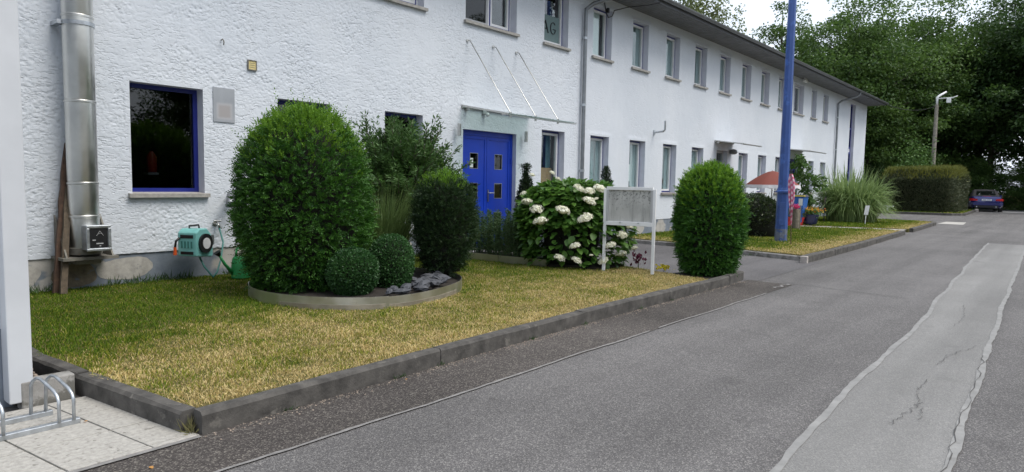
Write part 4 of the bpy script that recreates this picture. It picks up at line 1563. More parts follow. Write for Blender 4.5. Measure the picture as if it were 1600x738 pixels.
def sample_revolve(prof, n, rs):
    """prof: list of (r,z). returns P, normal (unit), in local coords"""
    pr_ = np.array(prof)
    seg = np.diff(pr_, axis=0)
    ln = np.hypot(seg[:, 0], seg[:, 1])
    wt = ln * (pr_[:-1, 0] + pr_[1:, 0]) / 2
    k = rs.choice(len(seg), n, p=wt / wt.sum())
    t = rs.random(n)
    r = pr_[k, 0] + seg[k, 0] * t
    z = pr_[k, 1] + seg[k, 1] * t
    a = rs.random(n) * 2 * np.pi
    nr, nz = seg[k, 1] / ln[k], -seg[k, 0] / ln[k]
    P = np.stack([r * np.cos(a), r * np.sin(a), z], -1)
    Nn = np.stack([nr * np.cos(a), nr * np.sin(a), nz], -1)
    return P, Nn


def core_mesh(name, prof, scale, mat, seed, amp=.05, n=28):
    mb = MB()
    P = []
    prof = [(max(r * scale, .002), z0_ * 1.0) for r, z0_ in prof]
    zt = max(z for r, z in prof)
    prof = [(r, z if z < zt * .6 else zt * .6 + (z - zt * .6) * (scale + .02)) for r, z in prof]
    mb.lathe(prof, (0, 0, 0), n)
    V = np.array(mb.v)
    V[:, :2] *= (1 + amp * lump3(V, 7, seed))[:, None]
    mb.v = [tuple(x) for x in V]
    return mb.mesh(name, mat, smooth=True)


def clipped_shrub(root, prof, n, L, W, mat, seed, out=.7, upk=.5, jit=.55, thick=.08, lump=.03, lfreq=6, tipmat=None, tipz=None, ntip=0, spray=1, squash=(1, 1)):
    rs = np.random.default_rng(seed)
    P, Nn = sample_revolve(prof, n, rs)
    lm = lump3(P, lfreq, seed) * lump + lump3(P, lfreq * 2.7, seed + 1) * lump * .5
    depth = np.abs(rs.normal(size=n)) * thick
    P = P + Nn * (lm - depth)[:, None]
    Dv = Nn * out + np.array([0, 0, 1.0]) * upk + rs.normal(size=(n, 3)) * jit
    P[:, 0] *= squash[0]
    P[:, 1] *= squash[1]
    tint = np.clip(rs.random(n) * .8 + .2 * lump3(P, 9, seed + 3), 0, 1)
    Ls = L * (.6 + .8 * rs.random(n))
    Ws = W * (.7 + .6 * rs.random(n))
    parts_V, parts_F, parts_T = [], [], []
    off = 0
    Dv = unit(Dv)
    for s in range(spray):
        if s == 0:
            d, p, l_ = Dv, P, Ls
        else:
            sd = unit(np.cross(Dv, rs.normal(size=(n, 3))))
            d = Dv * .75 + sd * (.75 if s % 2 else -.75)
            p = P + Dv * (Ls * (.15 + .18 * s))[:, None]
            l_ = Ls * (.75 - .1 * s)
        V, F = leaf_arrays(p, d, l_, Ws, rs.normal(size=(n, 3)))
        parts_V.append(V); parts_F.append(F + off); parts_T.append(np.repeat(np.clip(tint + .06 * s, 0, 1), 4))
        off += len(V)
    me = np_mesh('foliage', np.concatenate(parts_V), np.concatenate(parts_F), mat, attrs={'tint': np.concatenate(parts_T)})
    put('foliage', me, root)
    if tipmat is not None:
        Pt, Nt = sample_revolve(prof, ntip * 4, rs)
        zt = max(z for r, z in prof)
        pk = rs.random(len(Pt)) < sstep(tipz, zt, Pt[:, 2]) * 1.1
        Pt, Nt = Pt[pk], Nt[pk]
        Pt = Pt + Nt * (lump3(Pt, lfreq, seed) * lump)[:, None]
        Pt[:, 0] *= squash[0]; Pt[:, 1] *= squash[1]
        Dt = Nt * .6 + np.array([0, 0, 1.1]) + rs.normal(size=Pt.shape) * .3
        me = leaves_mesh('top_shoots', Pt, Dt, L * (.9 + .9 * rs.random(len(Pt))), W * .8, tipmat, rs.random(len(Pt)))
        put('top_shoots', me, root)


def frond_shrub(root, prof, nf, per, flen, leaf, wid, mat, seed, tipmat=None, tipz=0, lump=.02, lfreq=7, upk=.35, stray=0, name='foliage'):
    """clipped conifer: many short flat branchlets standing out of a dark inside, gaps between them"""
    rs = np.random.default_rng(seed)
    P, Nn = sample_revolve(prof, nf, rs)
    lm = lump3(P, lfreq, seed) * lump + lump3(P, lfreq * 2.7, seed + 1) * lump * .6
    depth = .03 + .75 * flen * rs.random(nf) ** 1.3
    P = P + Nn * (lm - depth)[:, None]
    Dv = unit(Nn * .75 + np.array([0, 0, 1.0]) * upk + rs.normal(size=(nf, 3)) * .42)
    zt = max(z for r, z in prof)
    fl = flen * (.55 + .8 * rs.random(nf))
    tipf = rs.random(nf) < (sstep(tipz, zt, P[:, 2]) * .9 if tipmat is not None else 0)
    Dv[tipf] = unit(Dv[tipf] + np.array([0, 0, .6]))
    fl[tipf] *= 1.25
    if stray:
        k = rs.choice(nf, stray, replace=False)
        fl[k] *= 2.0
    S = unit(np.cross(Dv, rs.normal(size=(nf, 3)) * .7 + Nn))
    for sel, m_, nm in ((~tipf, mat, name), (tipf, tipmat, 'top_shoots')):
        n = sel.sum()
        if not n or m_ is None: continue
        Pb, Db, Sb, Fl = P[sel], Dv[sel], S[sel], fl[sel]
        t = np.tile(np.linspace(.15, 1.0, per), n)
        i = np.repeat(np.arange(n), per)
        sgn = np.tile(np.where(np.arange(per) % 2, 1.0, -1.0), n)
        curve = np.array([0, 0, -.25])
        pos = Pb[i] + Db[i] * (Fl[i] * t)[:, None] + curve * (Fl[i] * t * t)[:, None] * .5
        last = t > .97
        d = Db[i] * .8 + Sb[i] * (sgn * np.where(last, .1, .75))[:, None] + rs.normal(size=(len(i), 3)) * .15
        V, F = leaf_arrays(pos, d, leaf * (1.15 - .45 * t) * (.8 + .4 * rs.random(len(i))), wid, rs.normal(size=(len(i), 3)) * .5 + np.cross(Db, Sb)[i])
        base = np.clip(.40 + .22 * rs.normal(size=n), 0, 1)
        tint = np.clip(base[i] + .25 * (t - .5) + .1 * rs.normal(size=len(i)), 0, 1)
        put(nm, np_mesh(nm, V, F, m_, attrs={'tint': np.repeat(tint, 4)}), root)


def shape_prof(h, rmax, z0=.0, rb=.7, top=2.4, bulge=.42, n=26):
    """rounded column: rb foot radius fraction, bulge height fraction of max radius, top: superellipse exponent"""
    out = []
    for i in range(n + 1):
        t = i / n
        if t < bulge:
            r = rb + (1 - rb) * math.sin(t / bulge * math.pi / 2)
        else:
            u = (t - bulge) / (1 - bulge)
            r = (1 - u ** top) ** (1 / 2.0)
        out.append((max(rmax * r, .001), z0 + (h - z0) * t))
    return [(.001, z0)] + out


# ================================================================== ROUND BED WITH CLIPPED SHRUBS
BC = (4.60, 6.10)
BR = 1.17
bed = empty('round_bed', (BC[0], BC[1], 0), 'round planting bed with bent metal edging and slate stones in the lawn', 'planting bed')


def bed_r(a):
    return BR * (1 + .03 * math.sin(2 * a + 1) - .05 * math.exp(-((a + 1.25) / .5) ** 2) + .055 * math.exp(-((a + 2.1) / .45) ** 2))


def edging(a0, a1, z0_, z1_, dr, mat, name):
    mb = MB()
    n_ = 40
    vs = []
    for i in range(n_ + 1):
        a = a0 + (a1 - a0) * i / n_
        r0 = bed_r(a) + dr
        for rr, zz in ((r0, z0_), (r0, z1_), (r0 - .006, z1_), (r0 - .006, z0_)):
            vs.append((BC[0] + rr * math.cos(a), BC[1] + rr * math.sin(a), zz))
    fs = [(0, 1, 2, 3), tuple(n_ * 4 + k for k in (3, 2, 1, 0))]
    for i in range(n_):
        for k in range(4):
            fs.append((i * 4 + k, (i + 1) * 4 + k, (i + 1) * 4 + (k + 1) % 4, i * 4 + (k + 1) % 4))
    mb.add(vs, fs)
    return mb.build(name, mat, bed, auto=40)


edging(-2.02, -.25, -.02, .105, .004, M['alu'], 'edging_strip')
edging(-3.9, -2.0, -.02, .112, .012, M['alu'], 'edging_strip')
edging(-.27, 2.40, -.02, .10, .010, M['alu'], 'edging_strip')
edging(-2.9, -2.03, -.03, .040, .0155, M['alu_dull'], 'edging_foot')
edging(-2.02, -1.0, -.03, .030, .0075, M['alu_dull'], 'edging_foot')
mb = MB()
mb.add([(BC[0], BC[1], .075)] + [(BC[0] + (bed_r(2 * math.pi * k / 40 - math.pi) - .005) * math.cos(2 * math.pi * k / 40 - math.pi), BC[1] + (bed_r(2 * math.pi * k / 40 - math.pi) - .005) * math.sin(2 * math.pi * k / 40 - math.pi), .045) for k in range(40)],
       [(0, k + 1, (k + 1) % 40 + 1) for k in range(40)])
mb.build('bed_soil', M['soil'], bed)


def rock_mesh(seed, flat=.5):
    r_ = random.Random(seed)
    mb = MB()
    n_ = 7
    ring_ = []
    for z, rr in ((-.5, .75), (0.05, 1.0), (.5, .6)):
        ring_.append([(rr * math.cos(6.283 * k / n_ + z) * r_.uniform(.75, 1.15), rr * .6 * math.sin(6.283 * k / n_ + z) * r_.uniform(.75, 1.15), z * flat * r_.uniform(.7, 1.2)) for k in range(n_)])
    vs = sum(ring_, [])
    fs = [tuple(range(n_))[::-1], tuple(range(2 * n_, 3 * n_))]
    for i in range(2):
        for k in range(n_):
            fs.append((i * n_ + k, i * n_ + (k + 1) % n_, (i + 1) * n_ + (k + 1) % n_, (i + 1) * n_ + k))
    mb.add(vs, fs)
    return mb.mesh('slate_stone', M['slate'])


rocks = [rock_mesh(s) for s in range(6)]
r_ = random.Random(12)
spots = [(4.36, 5.12, .11), (4.50, 5.22, .12), (4.62, 5.14, .10), (4.78, 5.26, .13), (4.92, 5.24, .10), (5.02, 5.38, .12), (5.14, 5.34, .09), (5.22, 5.50, .12), (5.34, 5.55, .10),
         (4.86, 5.42, .10), (5.08, 5.56, .10), (5.40, 5.68, .09), (5.52, 5.80, .10), (4.98, 5.66, .11), (5.26, 5.72, .10), (4.70, 5.36, .08), (4.44, 5.34, .08), (5.58, 5.95, .08), (4.30, 5.24, .07)]
for i, (x, y, s) in enumerate(spots):
    put('slate_stone', rocks[i % 6], bed, (x - BC[0], y - BC[1], .085 + s * .25), (r_.uniform(-.5, .5), r_.uniform(-.4, .4), r_.uniform(0, 3.1)), None, (s, s, s * r_.uniform(.7, 1.3)))

# the big one
tj = empty('clipped_thuja', (4.08, 6.40, .03), 'largest clipped thuja, tall rounded dome at the left of the round bed', 'shrub')
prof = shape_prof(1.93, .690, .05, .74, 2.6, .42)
put('dark_core', core_mesh('dark_core', prof, .83, M['core'], 3), tj)
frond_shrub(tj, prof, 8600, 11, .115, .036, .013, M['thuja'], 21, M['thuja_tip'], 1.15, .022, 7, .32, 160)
mb = MB().tube([(0, 0, -.03), (0, 0, .4), (0, 0, 1.0)], [.09, .07, .03], 8)
put('trunk', mb.mesh('trunk', M['bark'], smooth=True), tj)

b1 = empty('box_ball', (4.14, 5.62, .05), 'lighter front clipped box ball below the big thuja', 'shrub', 'clipped box balls in the round bed')
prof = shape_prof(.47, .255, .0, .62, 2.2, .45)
put('dark_core', core_mesh('dark_core', prof, .84, M['core'], 5), b1)
clipped_shrub(b1, prof, 15000, .022, .014, M['box'], 31, .7, .3, .7, .022, .010, 16)
b2 = empty('box_ball', (4.72, 5.70, .05), 'darker rear clipped box ball, right of the lighter one', 'shrub', 'clipped box balls in the round bed')
prof = shape_prof(.575, .245, .0, .72, 2.4, .5)
put('dark_core', core_mesh('dark_core', prof, .84, M['core'], 6), b2)
clipped_shrub(b2, prof, 14000, .022, .013, M['box'], 32, .7, .3, .7, .022, .010, 16)

eg = empty('dark_clipped_shrub', (5.72, 5.92, .04), 'dark egg-shaped clipped shrub with light shoots on top, right end of round bed', 'shrub')
prof = shape_prof(1.25, .385, .08, .62, 2.8, .55)
put('dark_core', core_mesh('dark_core', prof, .82, M['core'], 7), eg)
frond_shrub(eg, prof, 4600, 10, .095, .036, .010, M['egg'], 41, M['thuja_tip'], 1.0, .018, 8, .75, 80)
mb = MB()
for k in range(9):
    a = k * .7
    mb.tube([(0.03 * math.cos(a), .03 * math.sin(a), -.02), (.16 * math.cos(a), .16 * math.sin(a), .30), (.25 * math.cos(a), .25 * math.sin(a), .6)], [.016, .012, .006], 5)
put('stems', mb.mesh('stems', M['bark'], smooth=True), eg)

# spreading yew-like shrub against the wall: arching branches with two-ranked leaves
yw = empty('spreading_shrub', (6.25, 7.35, 0), 'loose dark green spreading shrub in front of the wall behind the round bed', 'shrub')
rs = np.random.default_rng(77)
Pl, Dl, Tl = [], [], []
br = MB()
for k in range(360):
    a = rs.random() * 6.283
    el = .15 + 1.25 * rs.random() ** .8
    L = 1.0 + .55 * rs.random()
    d = np.array([math.cos(a) * math.cos(el), math.sin(a) * math.cos(el) * .75, math.sin(el)])
    p0 = np.array([0.12 * rs.normal(), .1 * rs.normal(), .75 + .25 * rs.random()])
    pts = []
    for i in range(9):
        t = i / 8
        q = p0 + d * L * t * .78 + np.array([0, 0, -.20 * t * t * L * math.cos(el) + .12 * t])
        pts.append(q)
    if pts[-1][1] > .84: continue
    if k % 2 == 0: br.tube([tuple(q) for q in pts], [.012 * (1 - .09 * i) for i in range(9)], 4)
    pts = np.array(pts)
    for i in range(2, 8):
        m = 18
        t = rs.random(m)[:, None]
        q = pts[i] * (1 - t) + pts[i + 1] * t
        tang = unit((pts[i + 1] - pts[i])[None])[0]
        sd = unit(np.cross(np.repeat(tang[None], m, 0), np.array([0, 0, 1.0]) + .35 * rs.normal(size=(m, 3))))
        sd *= np.where(rs.random(m) < .5, 1, -1)[:, None]
        dd = sd * .8 + tang * .6 + .3 * rs.normal(size=(m, 3)) + np.array([0, 0, .15])
        Pl.append(q + sd * .02 + rs.normal(size=(m, 3)) * .015); Dl.append(dd); Tl.append(rs.random(m) * .7 + .3 * rs.random())
P, Dv, T = np.concatenate(Pl), np.concatenate(Dl), np.concatenate(Tl)
put('foliage', leaves_mesh('foliage', P, Dv, .055 + .03 * rs.random(len(P)), .022, M['yew'], T), yw)
mb = br
for k in range(6):
    a = k * 1.05
    mb.tube([(.05 * math.cos(a), .05 * math.sin(a), -.02), (.10 * math.cos(a), .10 * math.sin(a), .5), (.2 * math.cos(a), .2 * math.sin(a), 1.1)], [.03, .025, .015], 6)
put('branches', mb.mesh('branches', M['bark'], smooth=True), yw)
prof = shape_prof(1.75, .52, .7, .6, 2.2, .4)
put('dark_core', core_mesh('dark_core', prof, .78, M['core'], 8, .12), yw)


def blade_clump(name, root, n, h, spread, wid, mat, seed, droop=.6, r0=.15, seg=6, wave=0.0, part='foliage'):
    rs = np.random.default_rng(seed)
    a = rs.random(n) * 6.283
    rr = r0 * np.sqrt(rs.random(n))
    base = np.stack([rr * np.cos(a), rr * np.sin(a), np.zeros(n)], -1)
    a2 = a + rs.normal(size=n) * .5
    outd = np.stack([np.cos(a2), np.sin(a2), np.zeros(n)], -1)
    lean = spread * (.15 + .85 * rs.random(n) ** .8)
    hh = h * (.42 + .62 * rs.random(n) ** .7)
    dr = droop * rs.random(n)
    side = np.stack([-np.sin(a2), np.cos(a2), np.zeros(n)], -1)
    twist = rs.normal(size=n) * .5
    V = np.zeros((n, (seg + 1) * 2, 3))
    for i in range(seg + 1):
        t = i / seg
        hz_ = hh * (t - dr * .55 * t ** 3)
        out = lean * (t ** 1.7) + dr * .35 * h * np.maximum(t - .55, 0) ** 1.3
        c = base + outd * out[:, None]
        c[:, 2] += hz_
        w = wid * (1 - t ** 2.2 * .93) * (.45 + .55 * min(1, t * 3))
        s = side * np.cos(twist * t)[:, None] + np.array([0, 0, 1.0]) * np.sin(twist * t)[:, None]
        V[:, 2 * i] = c - s * (w / 2)
        V[:, 2 * i + 1] = c + s * (w / 2)
    V = V.reshape(-1, 3)
    k = (seg + 1) * 2
    b = np.arange(n)[:, None] * k
    F = np.concatenate([b + np.array([[2 * i, 2 * i + 1, 2 * i + 3, 2 * i + 2]]) for i in range(seg)], 0)
    tint = np.repeat(rs.random(n), k)
    put(part, np_mesh(part, V, F, mat, smooth=True, attrs={'tint': tint}), root)


og = empty('ornamental_grass', (5.45, 6.75, .04), 'thin-bladed ornamental grass tuft between the big thuja and the dark egg shrub', 'grass plant')
blade_clump('blades', og, 1100, 1.30, .55, .011, M['ogr'], 51, .6, .24)

# ================================================================== HYDRANGEA BED
hb = empty('flower_bed', (8.1, 6.6, 0), 'flower bed with low metal edging in front of the blue door', 'planting bed')
MB().prism([(7.74, 5.85), (8.1, 5.12), (8.70, 5.12), (8.82, 5.9), (8.40, 7.75), (7.66, 7.75)], -.05, .03).build('bed_soil', M['soil'], hb)
for (p0, p1) in (((7.655, 7.75), (7.66, 6.72)), ((7.66, 6.71), (7.745, 5.86))):
    MB().beam((p0[0], p0[1], .035), (p1[0], p1[1], .035), .012, .13).build('edging_strip', M['alu'], hb)

hy = empty('hydrangea_bush', (8.24, 5.76, 0), 'leafy green hydrangea bush with creamy white flower heads behind the notice board', 'shrub')
# a leaf: ovate, pointed, folded along the midrib, 12 triangles
def ovate(L, W):
    mb = MB()
    st = [(0, .0), (.22, .80), (.48, 1.0), (.78, .62), (1.0, 0)]
    vs, fs = [], []
    for t, w in st:
        z = -.10 * t * t * L
        vs += [(t * L, -w * W / 2, z + .10 * w * W), (t * L, 0, z), (t * L, w * W / 2, z + .10 * w * W)]
    for i in range(len(st) - 1):
        for k in range(2):
            fs.append((i * 3 + k, (i + 1) * 3 + k, (i + 1) * 3 + k + 1, i * 3 + k + 1))
    return vs, fs


HX, HY, HZ = .90, .60, 1.33
rs = np.random.default_rng(99)


def hyd_surface(n):
    u = rs.normal(size=(n, 3))
    u = unit(u)
    u[:, 2] = np.where(u[:, 2] < -.2, -u[:, 2] * .6, u[:, 2])
    u = unit(u)
    rad = 1 + .09 * lump3(u * 1.0, 5, 4)
    P = np.stack([u[:, 0] * HX * rad, u[:, 1] * HY * rad, .52 + u[:, 2] * (HZ - .52) * rad], -1)
    low = u[:, 2] < .12
    P[low, 2] = .05 + rs.random(low.sum()) * .58
    shrink = np.where(P[:, 2] < .45, .80 + .2 * P[:, 2] / .45, 1)
    P[:, 0] *= shrink
    P[:, 1] *= shrink
    # long axis runs parallel to the notice board side of the bed
    ca, sa = .6447, -.7645
    Rm = np.array([[ca, sa, 0], [-sa, ca, 0], [0, 0, 1]])
    return P @ Rm, u @ Rm


import mathutils
# 300 single leaves in the outer layer (facing the viewer's side most), the rest as one mass
lv = []
vs, fs = ovate(1.0, .68)
for k in range(4):
    me = bpy.data.meshes.new('leaf')
    me.from_pydata(vs, [], fs)
    me.materials.append(M['hyd'])
    a_ = me.attributes.new('tint', 'FLOAT', 'POINT')
    a_.data.foreach_set('value', np.full(len(vs), .1 + .28 * k, dtype=np.float32))
    me.polygons.foreach_set('use_smooth', np.ones(len(fs), dtype=bool))
    lv.append(me)
P, U = hyd_surface(3400)
facing = (-U[:, 0] * .76 - U[:, 1] * .64)
order = np.argsort(-facing + rs.random(len(P)) * .9)
for j in order[:300]:
    n_ = Vector(U[j])
    q = Vector(P[j]) + n_ * .05
    d = Vector((n_.x, n_.y, n_.z * .3 - .35 + rs.normal() * .25)) + Vector(rs.normal(size=3)) * .35
    d.normalize()
    upv = (n_ * .5 + Vector((0, 0, 1.1)) + Vector(rs.normal(size=3)) * .3)
    s = upv.cross(d).normalized()
    u2 = d.cross(s)
    rot = Matrix((d, s, u2)).transposed().to_euler()
    L = rs.uniform(.10, .155)
    o = put('leaf', lv[rs.integers(4)], hy, q - d * L * .3, rot, None, (L, L, L))
rest = order[300:]
V_, F_, T_ = [], [], []
off = 0
vv = np.array(vs)
ff = np.array(fs)
for rep in range(2):
    for j in rest:
        n_ = U[j]
        q = P[j] - n_ * (rs.random() * (.10 if rep == 0 else .3))
        d = np.array([n_[0], n_[1], n_[2] * .3 - .3]) + rs.normal(size=3) * .4
        d /= np.linalg.norm(d)
        s = np.cross(n_ * .5 + np.array([0, 0, 1.1]) + rs.normal(size=3) * .3, d)
        s /= np.linalg.norm(s)
        u2 = np.cross(d, s)
        L = rs.uniform(.09, .14)
        V_.append(q + (vv * L) @ np.stack([d, s, u2]))
        F_.append(ff + off)
        T_.append(np.full(len(vv), rs.random()))
        off += len(vv)
me = np_mesh('foliage', np.concatenate(V_), np.concatenate(F_), M['hyd'], smooth=True, attrs={'tint': np.concatenate(T_)})
put('foliage', me, hy, kind='stuff')
mb = MB()
for k in range(34):
    a = rs.random() * 6.283
    r0 = rs.random()
    mb.tube([(.12 * math.cos(a), .12 * math.sin(a), -.02), (.35 * r0 * math.cos(a), .35 * r0 * math.sin(a), .5), (.62 * r0 * math.cos(a), .6 * r0 * math.sin(a), 1.0)], [.009, .008, .005], 5)
put('stems', mb.mesh('stems', M['stem'], smooth=True), hy)
put('dark_core', core_mesh('dark_core', shape_prof(.95, .45, .03, .8, 2.2, .4), .9, M['core'], 55, .06), hy)


def flower_mesh(seed, r):
    """a domed head of many small four-petalled florets"""
    q = np.random.default_rng(seed)
    n_ = 110
    u = unit(q.normal(size=(n_, 3)))
    u[:, 2] = np.abs(u[:, 2]) * 1.0 - .12
    u = unit(u)
    Pc = u * r * np.array([1, 1, .62]) * (1 + .1 * q.normal(size=(n_, 1)))
    Vs, Fs = [], []
    o_ = 0
    for k in range(4):
        t1 = unit(np.cross(u, q.normal(size=(n_, 3))))
        dd = t1 + u * .35
        V, F = leaf_arrays(Pc, dd, .020, .018, u)
        Vs.append(V); Fs.append(F + o_); o_ += len(V)
    m2 = MB().lathe([(r * .3, -r * .30), (r * .8, -.05 * r), (r * .85, r * .18), (r * .5, r * .48), (.004, r * .55)], (0, 0, 0), 12)
    Vc = np.array(m2.v)
    V = np.concatenate(Vs)
    me = np_mesh('flower_head', V, np.concatenate(Fs), M['flower'], attrs={'tint': np.repeat(np.tile(q.random(n_), 4), 4)})
    return me


def flower_core(r):
    return MB().lathe([(r * .25, -r * .35), (r * .75, -.08 * r), (r * .82, r * .15), (r * .5, r * .44), (.004, r * .52)], (0, 0, 0), 12).mesh('flower_core', M['flower'], smooth=True)


fms = [flower_mesh(s, .075) for s in range(4)]
fcore = flower_core(.075)
FLW = [(7.92, 5.46, 1.15, 1.0), (8.0, 5.35, 1.11, 1.0), (8.14, 5.28, 1.14, 1.2), (7.92, 5.29, 0.97, 1.15), (7.55, 6.02, 0.93, 1.0), (7.53, 5.84, 0.84, 1.2), (7.66, 5.52, 0.83, 1.3), (7.51, 5.76, 0.67, 1.2), (7.82, 5.27, 0.73, 1.35), (7.75, 5.37, 0.34, 0.95), (7.68, 5.56, 0.16, 0.95), (7.81, 5.39, 0.13, 0.95), (8.1, 5.16, 0.13, 1.0), (8.25, 4.97, 0.5, 0.95), (8.12, 5.06, 0.35, 0.95), (8.33, 5.03, 0.21, 1.0), (8.4, 4.94, 0.61, 0.6), (8.54, 4.93, 0.29, 0.6), (8.33, 5.07, 0.11, 0.4), (7.88, 5.84, 1.37, 0.5), (7.7, 6.21, 1.06, 0.6), (7.92, 5.77, 1.28, 0.5), (7.7, 6.06, 1.33, 0.55), (8.01, 5.24, 1.01, 0.4), (7.93, 5.24, 0.21, 0.35)]
for i, (x, y, z, s) in enumerate(FLW):
    ox_, oy_ = x - 8.24, y - 5.76
    on_ = math.hypot(ox_, oy_)
    ox_, oy_ = ox_ * (1 + .06 / on_), oy_ * (1 + .06 / on_)
    f = put('flower_head', fms[i % 4], hy, (ox_, oy_, z), (R(-18) + random.uniform(-.2, .2), R(-14) + random.uniform(-.2, .2), random.random() * 6), None, (s, s, s))
    put('flower_core', fcore, f)

# dark purple-leaved plant and yellow flower at the path edge
pp = empty('purple_plant', (8.66, 4.86, -.02), 'small dark purple-leaved plant at the foot of the hydrangea by the path', 'plant')
q = rs.normal(size=(46, 3)) * np.array([.045, .045, .05]) + np.array([0, 0, .15])
put('foliage', leaves_mesh('foliage', q, rs.normal(size=q.shape) + np.array([0, 0, .5]), .06, .04, M['purple']), pp)
put('stem', MB().tube([(0, 0, -.03), (0, 0, .14)], .008, 5).mesh('stem', M['stem']), pp)
pp = empty('yellow_flower', (8.62, 4.42, -.02), 'small yellow flower beside the right foot of the notice board', 'plant')
q = rs.normal(size=(60, 3)) * np.array([.05, .05, .012]) + np.array([0, 0, .07])
yl_ = leaf_mat('yellow_petals', (.60, .45, .02), (.75, .62, .05), .3, .7, .2)
put('petals', leaves_mesh('petals', q, rs.normal(size=q.shape), .04, .03, yl_), pp)
put('stem', MB().tube([(0, 0, -.06), (0, 0, .07)], .005, 5).mesh('stem', M['stem']), pp)


def herb_clump(root, n, h, rx, ry, seed, mat, leaf=.045):
    q = np.random.default_rng(seed)
    mb = MB()
    Ps, Ds = [], []
    for k in range(n):
        x, y = q.uniform(-rx, rx), q.uniform(-ry, ry)
        hh = h * q.uniform(.65, 1.08)
        lx, ly = q.normal() * .07, q.normal() * .07
        pts = [(x, y, -.01), (x + lx * .4, y + ly * .4, hh * .5), (x + lx, y + ly, hh)]
        mb.tube(pts, [.005, .004, .002], 4)
        m = int(hh / .022)
        t = np.linspace(.12, 1, m)
        c = np.stack([x + lx * t, y + ly * t, hh * t], -1)
        a = q.random(m) * 6.283
        dd = np.stack([np.cos(a), np.sin(a), .5 + .3 * q.normal(size=m)], -1)
        Ps += [c, c]
        Ds += [dd, np.stack([-np.cos(a), -np.sin(a), dd[:, 2]], -1)]
    P, Dv = np.concatenate(Ps), np.concatenate(Ds)
    put('stems', mb.mesh('stems', M['stem']), root)
    put('foliage', leaves_mesh('foliage', P, Dv, leaf * (.6 + .7 * q.random(len(P))), leaf * .33, mat, q.random(len(P))), root)


he = empty('herb_clump', (8.05, 7.0, .03), 'dense dark green upright herbs in the flower bed below the blue door', 'plant')
herb_clump(he, 210, .70, .36, .70, 61, M['herb'], .05)


def small_conifer(x, y, ztop, r, label, seed):
    o = empty('potted_conifer', (x, y, ZR), label, 'conifer', 'small pointed conifers in pots by the wall')
    pz = .30
    put('pot', MB().lathe([(.12, 0), (.15, .02), (.18, .28), (.195, .28), (.195, .32), (.17, .32)], (0, 0, 0), 18).mesh('pot', M['bin_dark'], autosmooth=40), o)
    put('trunk', MB().tube([(0, 0, .28), (0, 0, .8)], [.02, .01], 6).mesh('trunk', M['bark']), o)
    H = ztop - ZR
    prof = [(.01, pz + .05), (r * .75, pz + .12), (r, pz + .38), (r * .85, H * .62), (r * .5, H * .82), (.01, H)]
    clipped_shrub(o, prof, 7000, .05, .012, M['conifer'], seed, .5, .9, .4, .05, .02, 9, spray=2)
    put('dark_core', core_mesh('dark_core', prof, .7, M['core'], seed), o)


small_conifer(9.62, 7.80, 1.57, .20, 'small dark pointed conifer right of the blue double door', 71)
small_conifer(12.25, 7.72, 1.58, .19, 'small dark pointed conifer behind the notice board top left corner', 72)

# ------------------------------------------------------------------ notice board
A, B = Vector((8.054, 5.074, 0)), Vector((8.212, 4.387, 0))
nb = empty('notice_board', (A + B) / 2, 'weathered empty grey notice board on two white metal posts', 'notice board')
dv = (B - A).normalized()
nv = Vector((dv.y, -dv.x, 0))
if nv.dot(Vector((-8, -5, 0))) < 0: nv = -nv
up = Vector((0, 0, 1))
for q in (A, B):
    MB().obox(q + up * .575, dv, nv, up, .020, .020, .585).build('post', M['white_paint'], nb, bevel=.003)
L = (B - A).length
c = (A + B) / 2
for z, hz_ in ((1.165, .023), (.675, .028)):
    MB().obox(c + up * z + nv * .002, dv, nv, up, L / 2 - .0205, .022, hz_).build('frame_rail', M['white_paint'], nb, bevel=.003)
for s_ in (-1, 1):
    MB().obox(c + dv * s_ * (L / 2 - .0365) + up * .9225 + nv * .004, dv, nv, up, .0155, .019, .219).build('frame_stile', M['grey_frame'], nb, bevel=.002)
MB().obox(c + up * .9225 - nv * .004, dv, nv, up, L / 2 - .0525, .008, .219).build('board_panel', M['board'], nb)
for s_ in (-.12, .14):
    MB().obox(c + dv * s_ + up * .690 + nv * .027, dv, nv, up, .012, .004, .008).build('latch', M['galv'], nb)

# ------------------------------------------------------------------ clipped column at the path corner
cl = empty('clipped_thuja', (8.99, 3.93, -.05), 'freestanding clipped thuja column at the corner of path and road', 'shrub')
prof = shape_prof(1.57, .475, .04, .70, 2.3, .48)
put('dark_core', core_mesh('dark_core', prof, .83, M['core'], 9), cl)
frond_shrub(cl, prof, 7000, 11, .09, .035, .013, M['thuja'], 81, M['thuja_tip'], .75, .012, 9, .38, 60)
put('trunk', MB().tube([(0, 0, -.05), (0, 0, .5)], [.07, .05], 8).mesh('trunk', M['bark'], smooth=True), cl)

# ------------------------------------------------------------------ blue lamp post
lp = empty('lamp_post', (15.45, 5.05, 0), 'tall tapered blue steel lamp post on the second lawn', 'lamp post')
MB().lathe([(.135, -.05), (.134, .28)], (15.45, 5.05, 0), 8, phase=R(10)).build('worn_foot', M['lamp_base'], lp)
MB().lathe([(.134, .281), (.128, 1.10)], (15.45, 5.05, 0), 8, phase=R(10)).build('lower_shaft', M['lamp_blue'], lp)
MB().lathe([(.128, 1.10), (.158, 1.10), (.158, 1.135), (.128, 1.15), (.118, 1.21)], (15.45, 5.05, 0), 16).build('collar', M['lamp_blue'], lp, auto=40)
MB().lathe([(.114, 1.15), (.068, 7.6)], (15.45, 5.05, 0), 8, phase=R(10)).build('upper_shaft', M['lamp_blue'], lp)
MB().obox((15.45 - .118, 5.05 - .04, .62), Vector((.35, -.94, 0)), Vector((.94, .35, 0)), (0, 0, 1), .055, .010, .26).build('service_door', M['lamp_blue'], lp, bevel=.004)
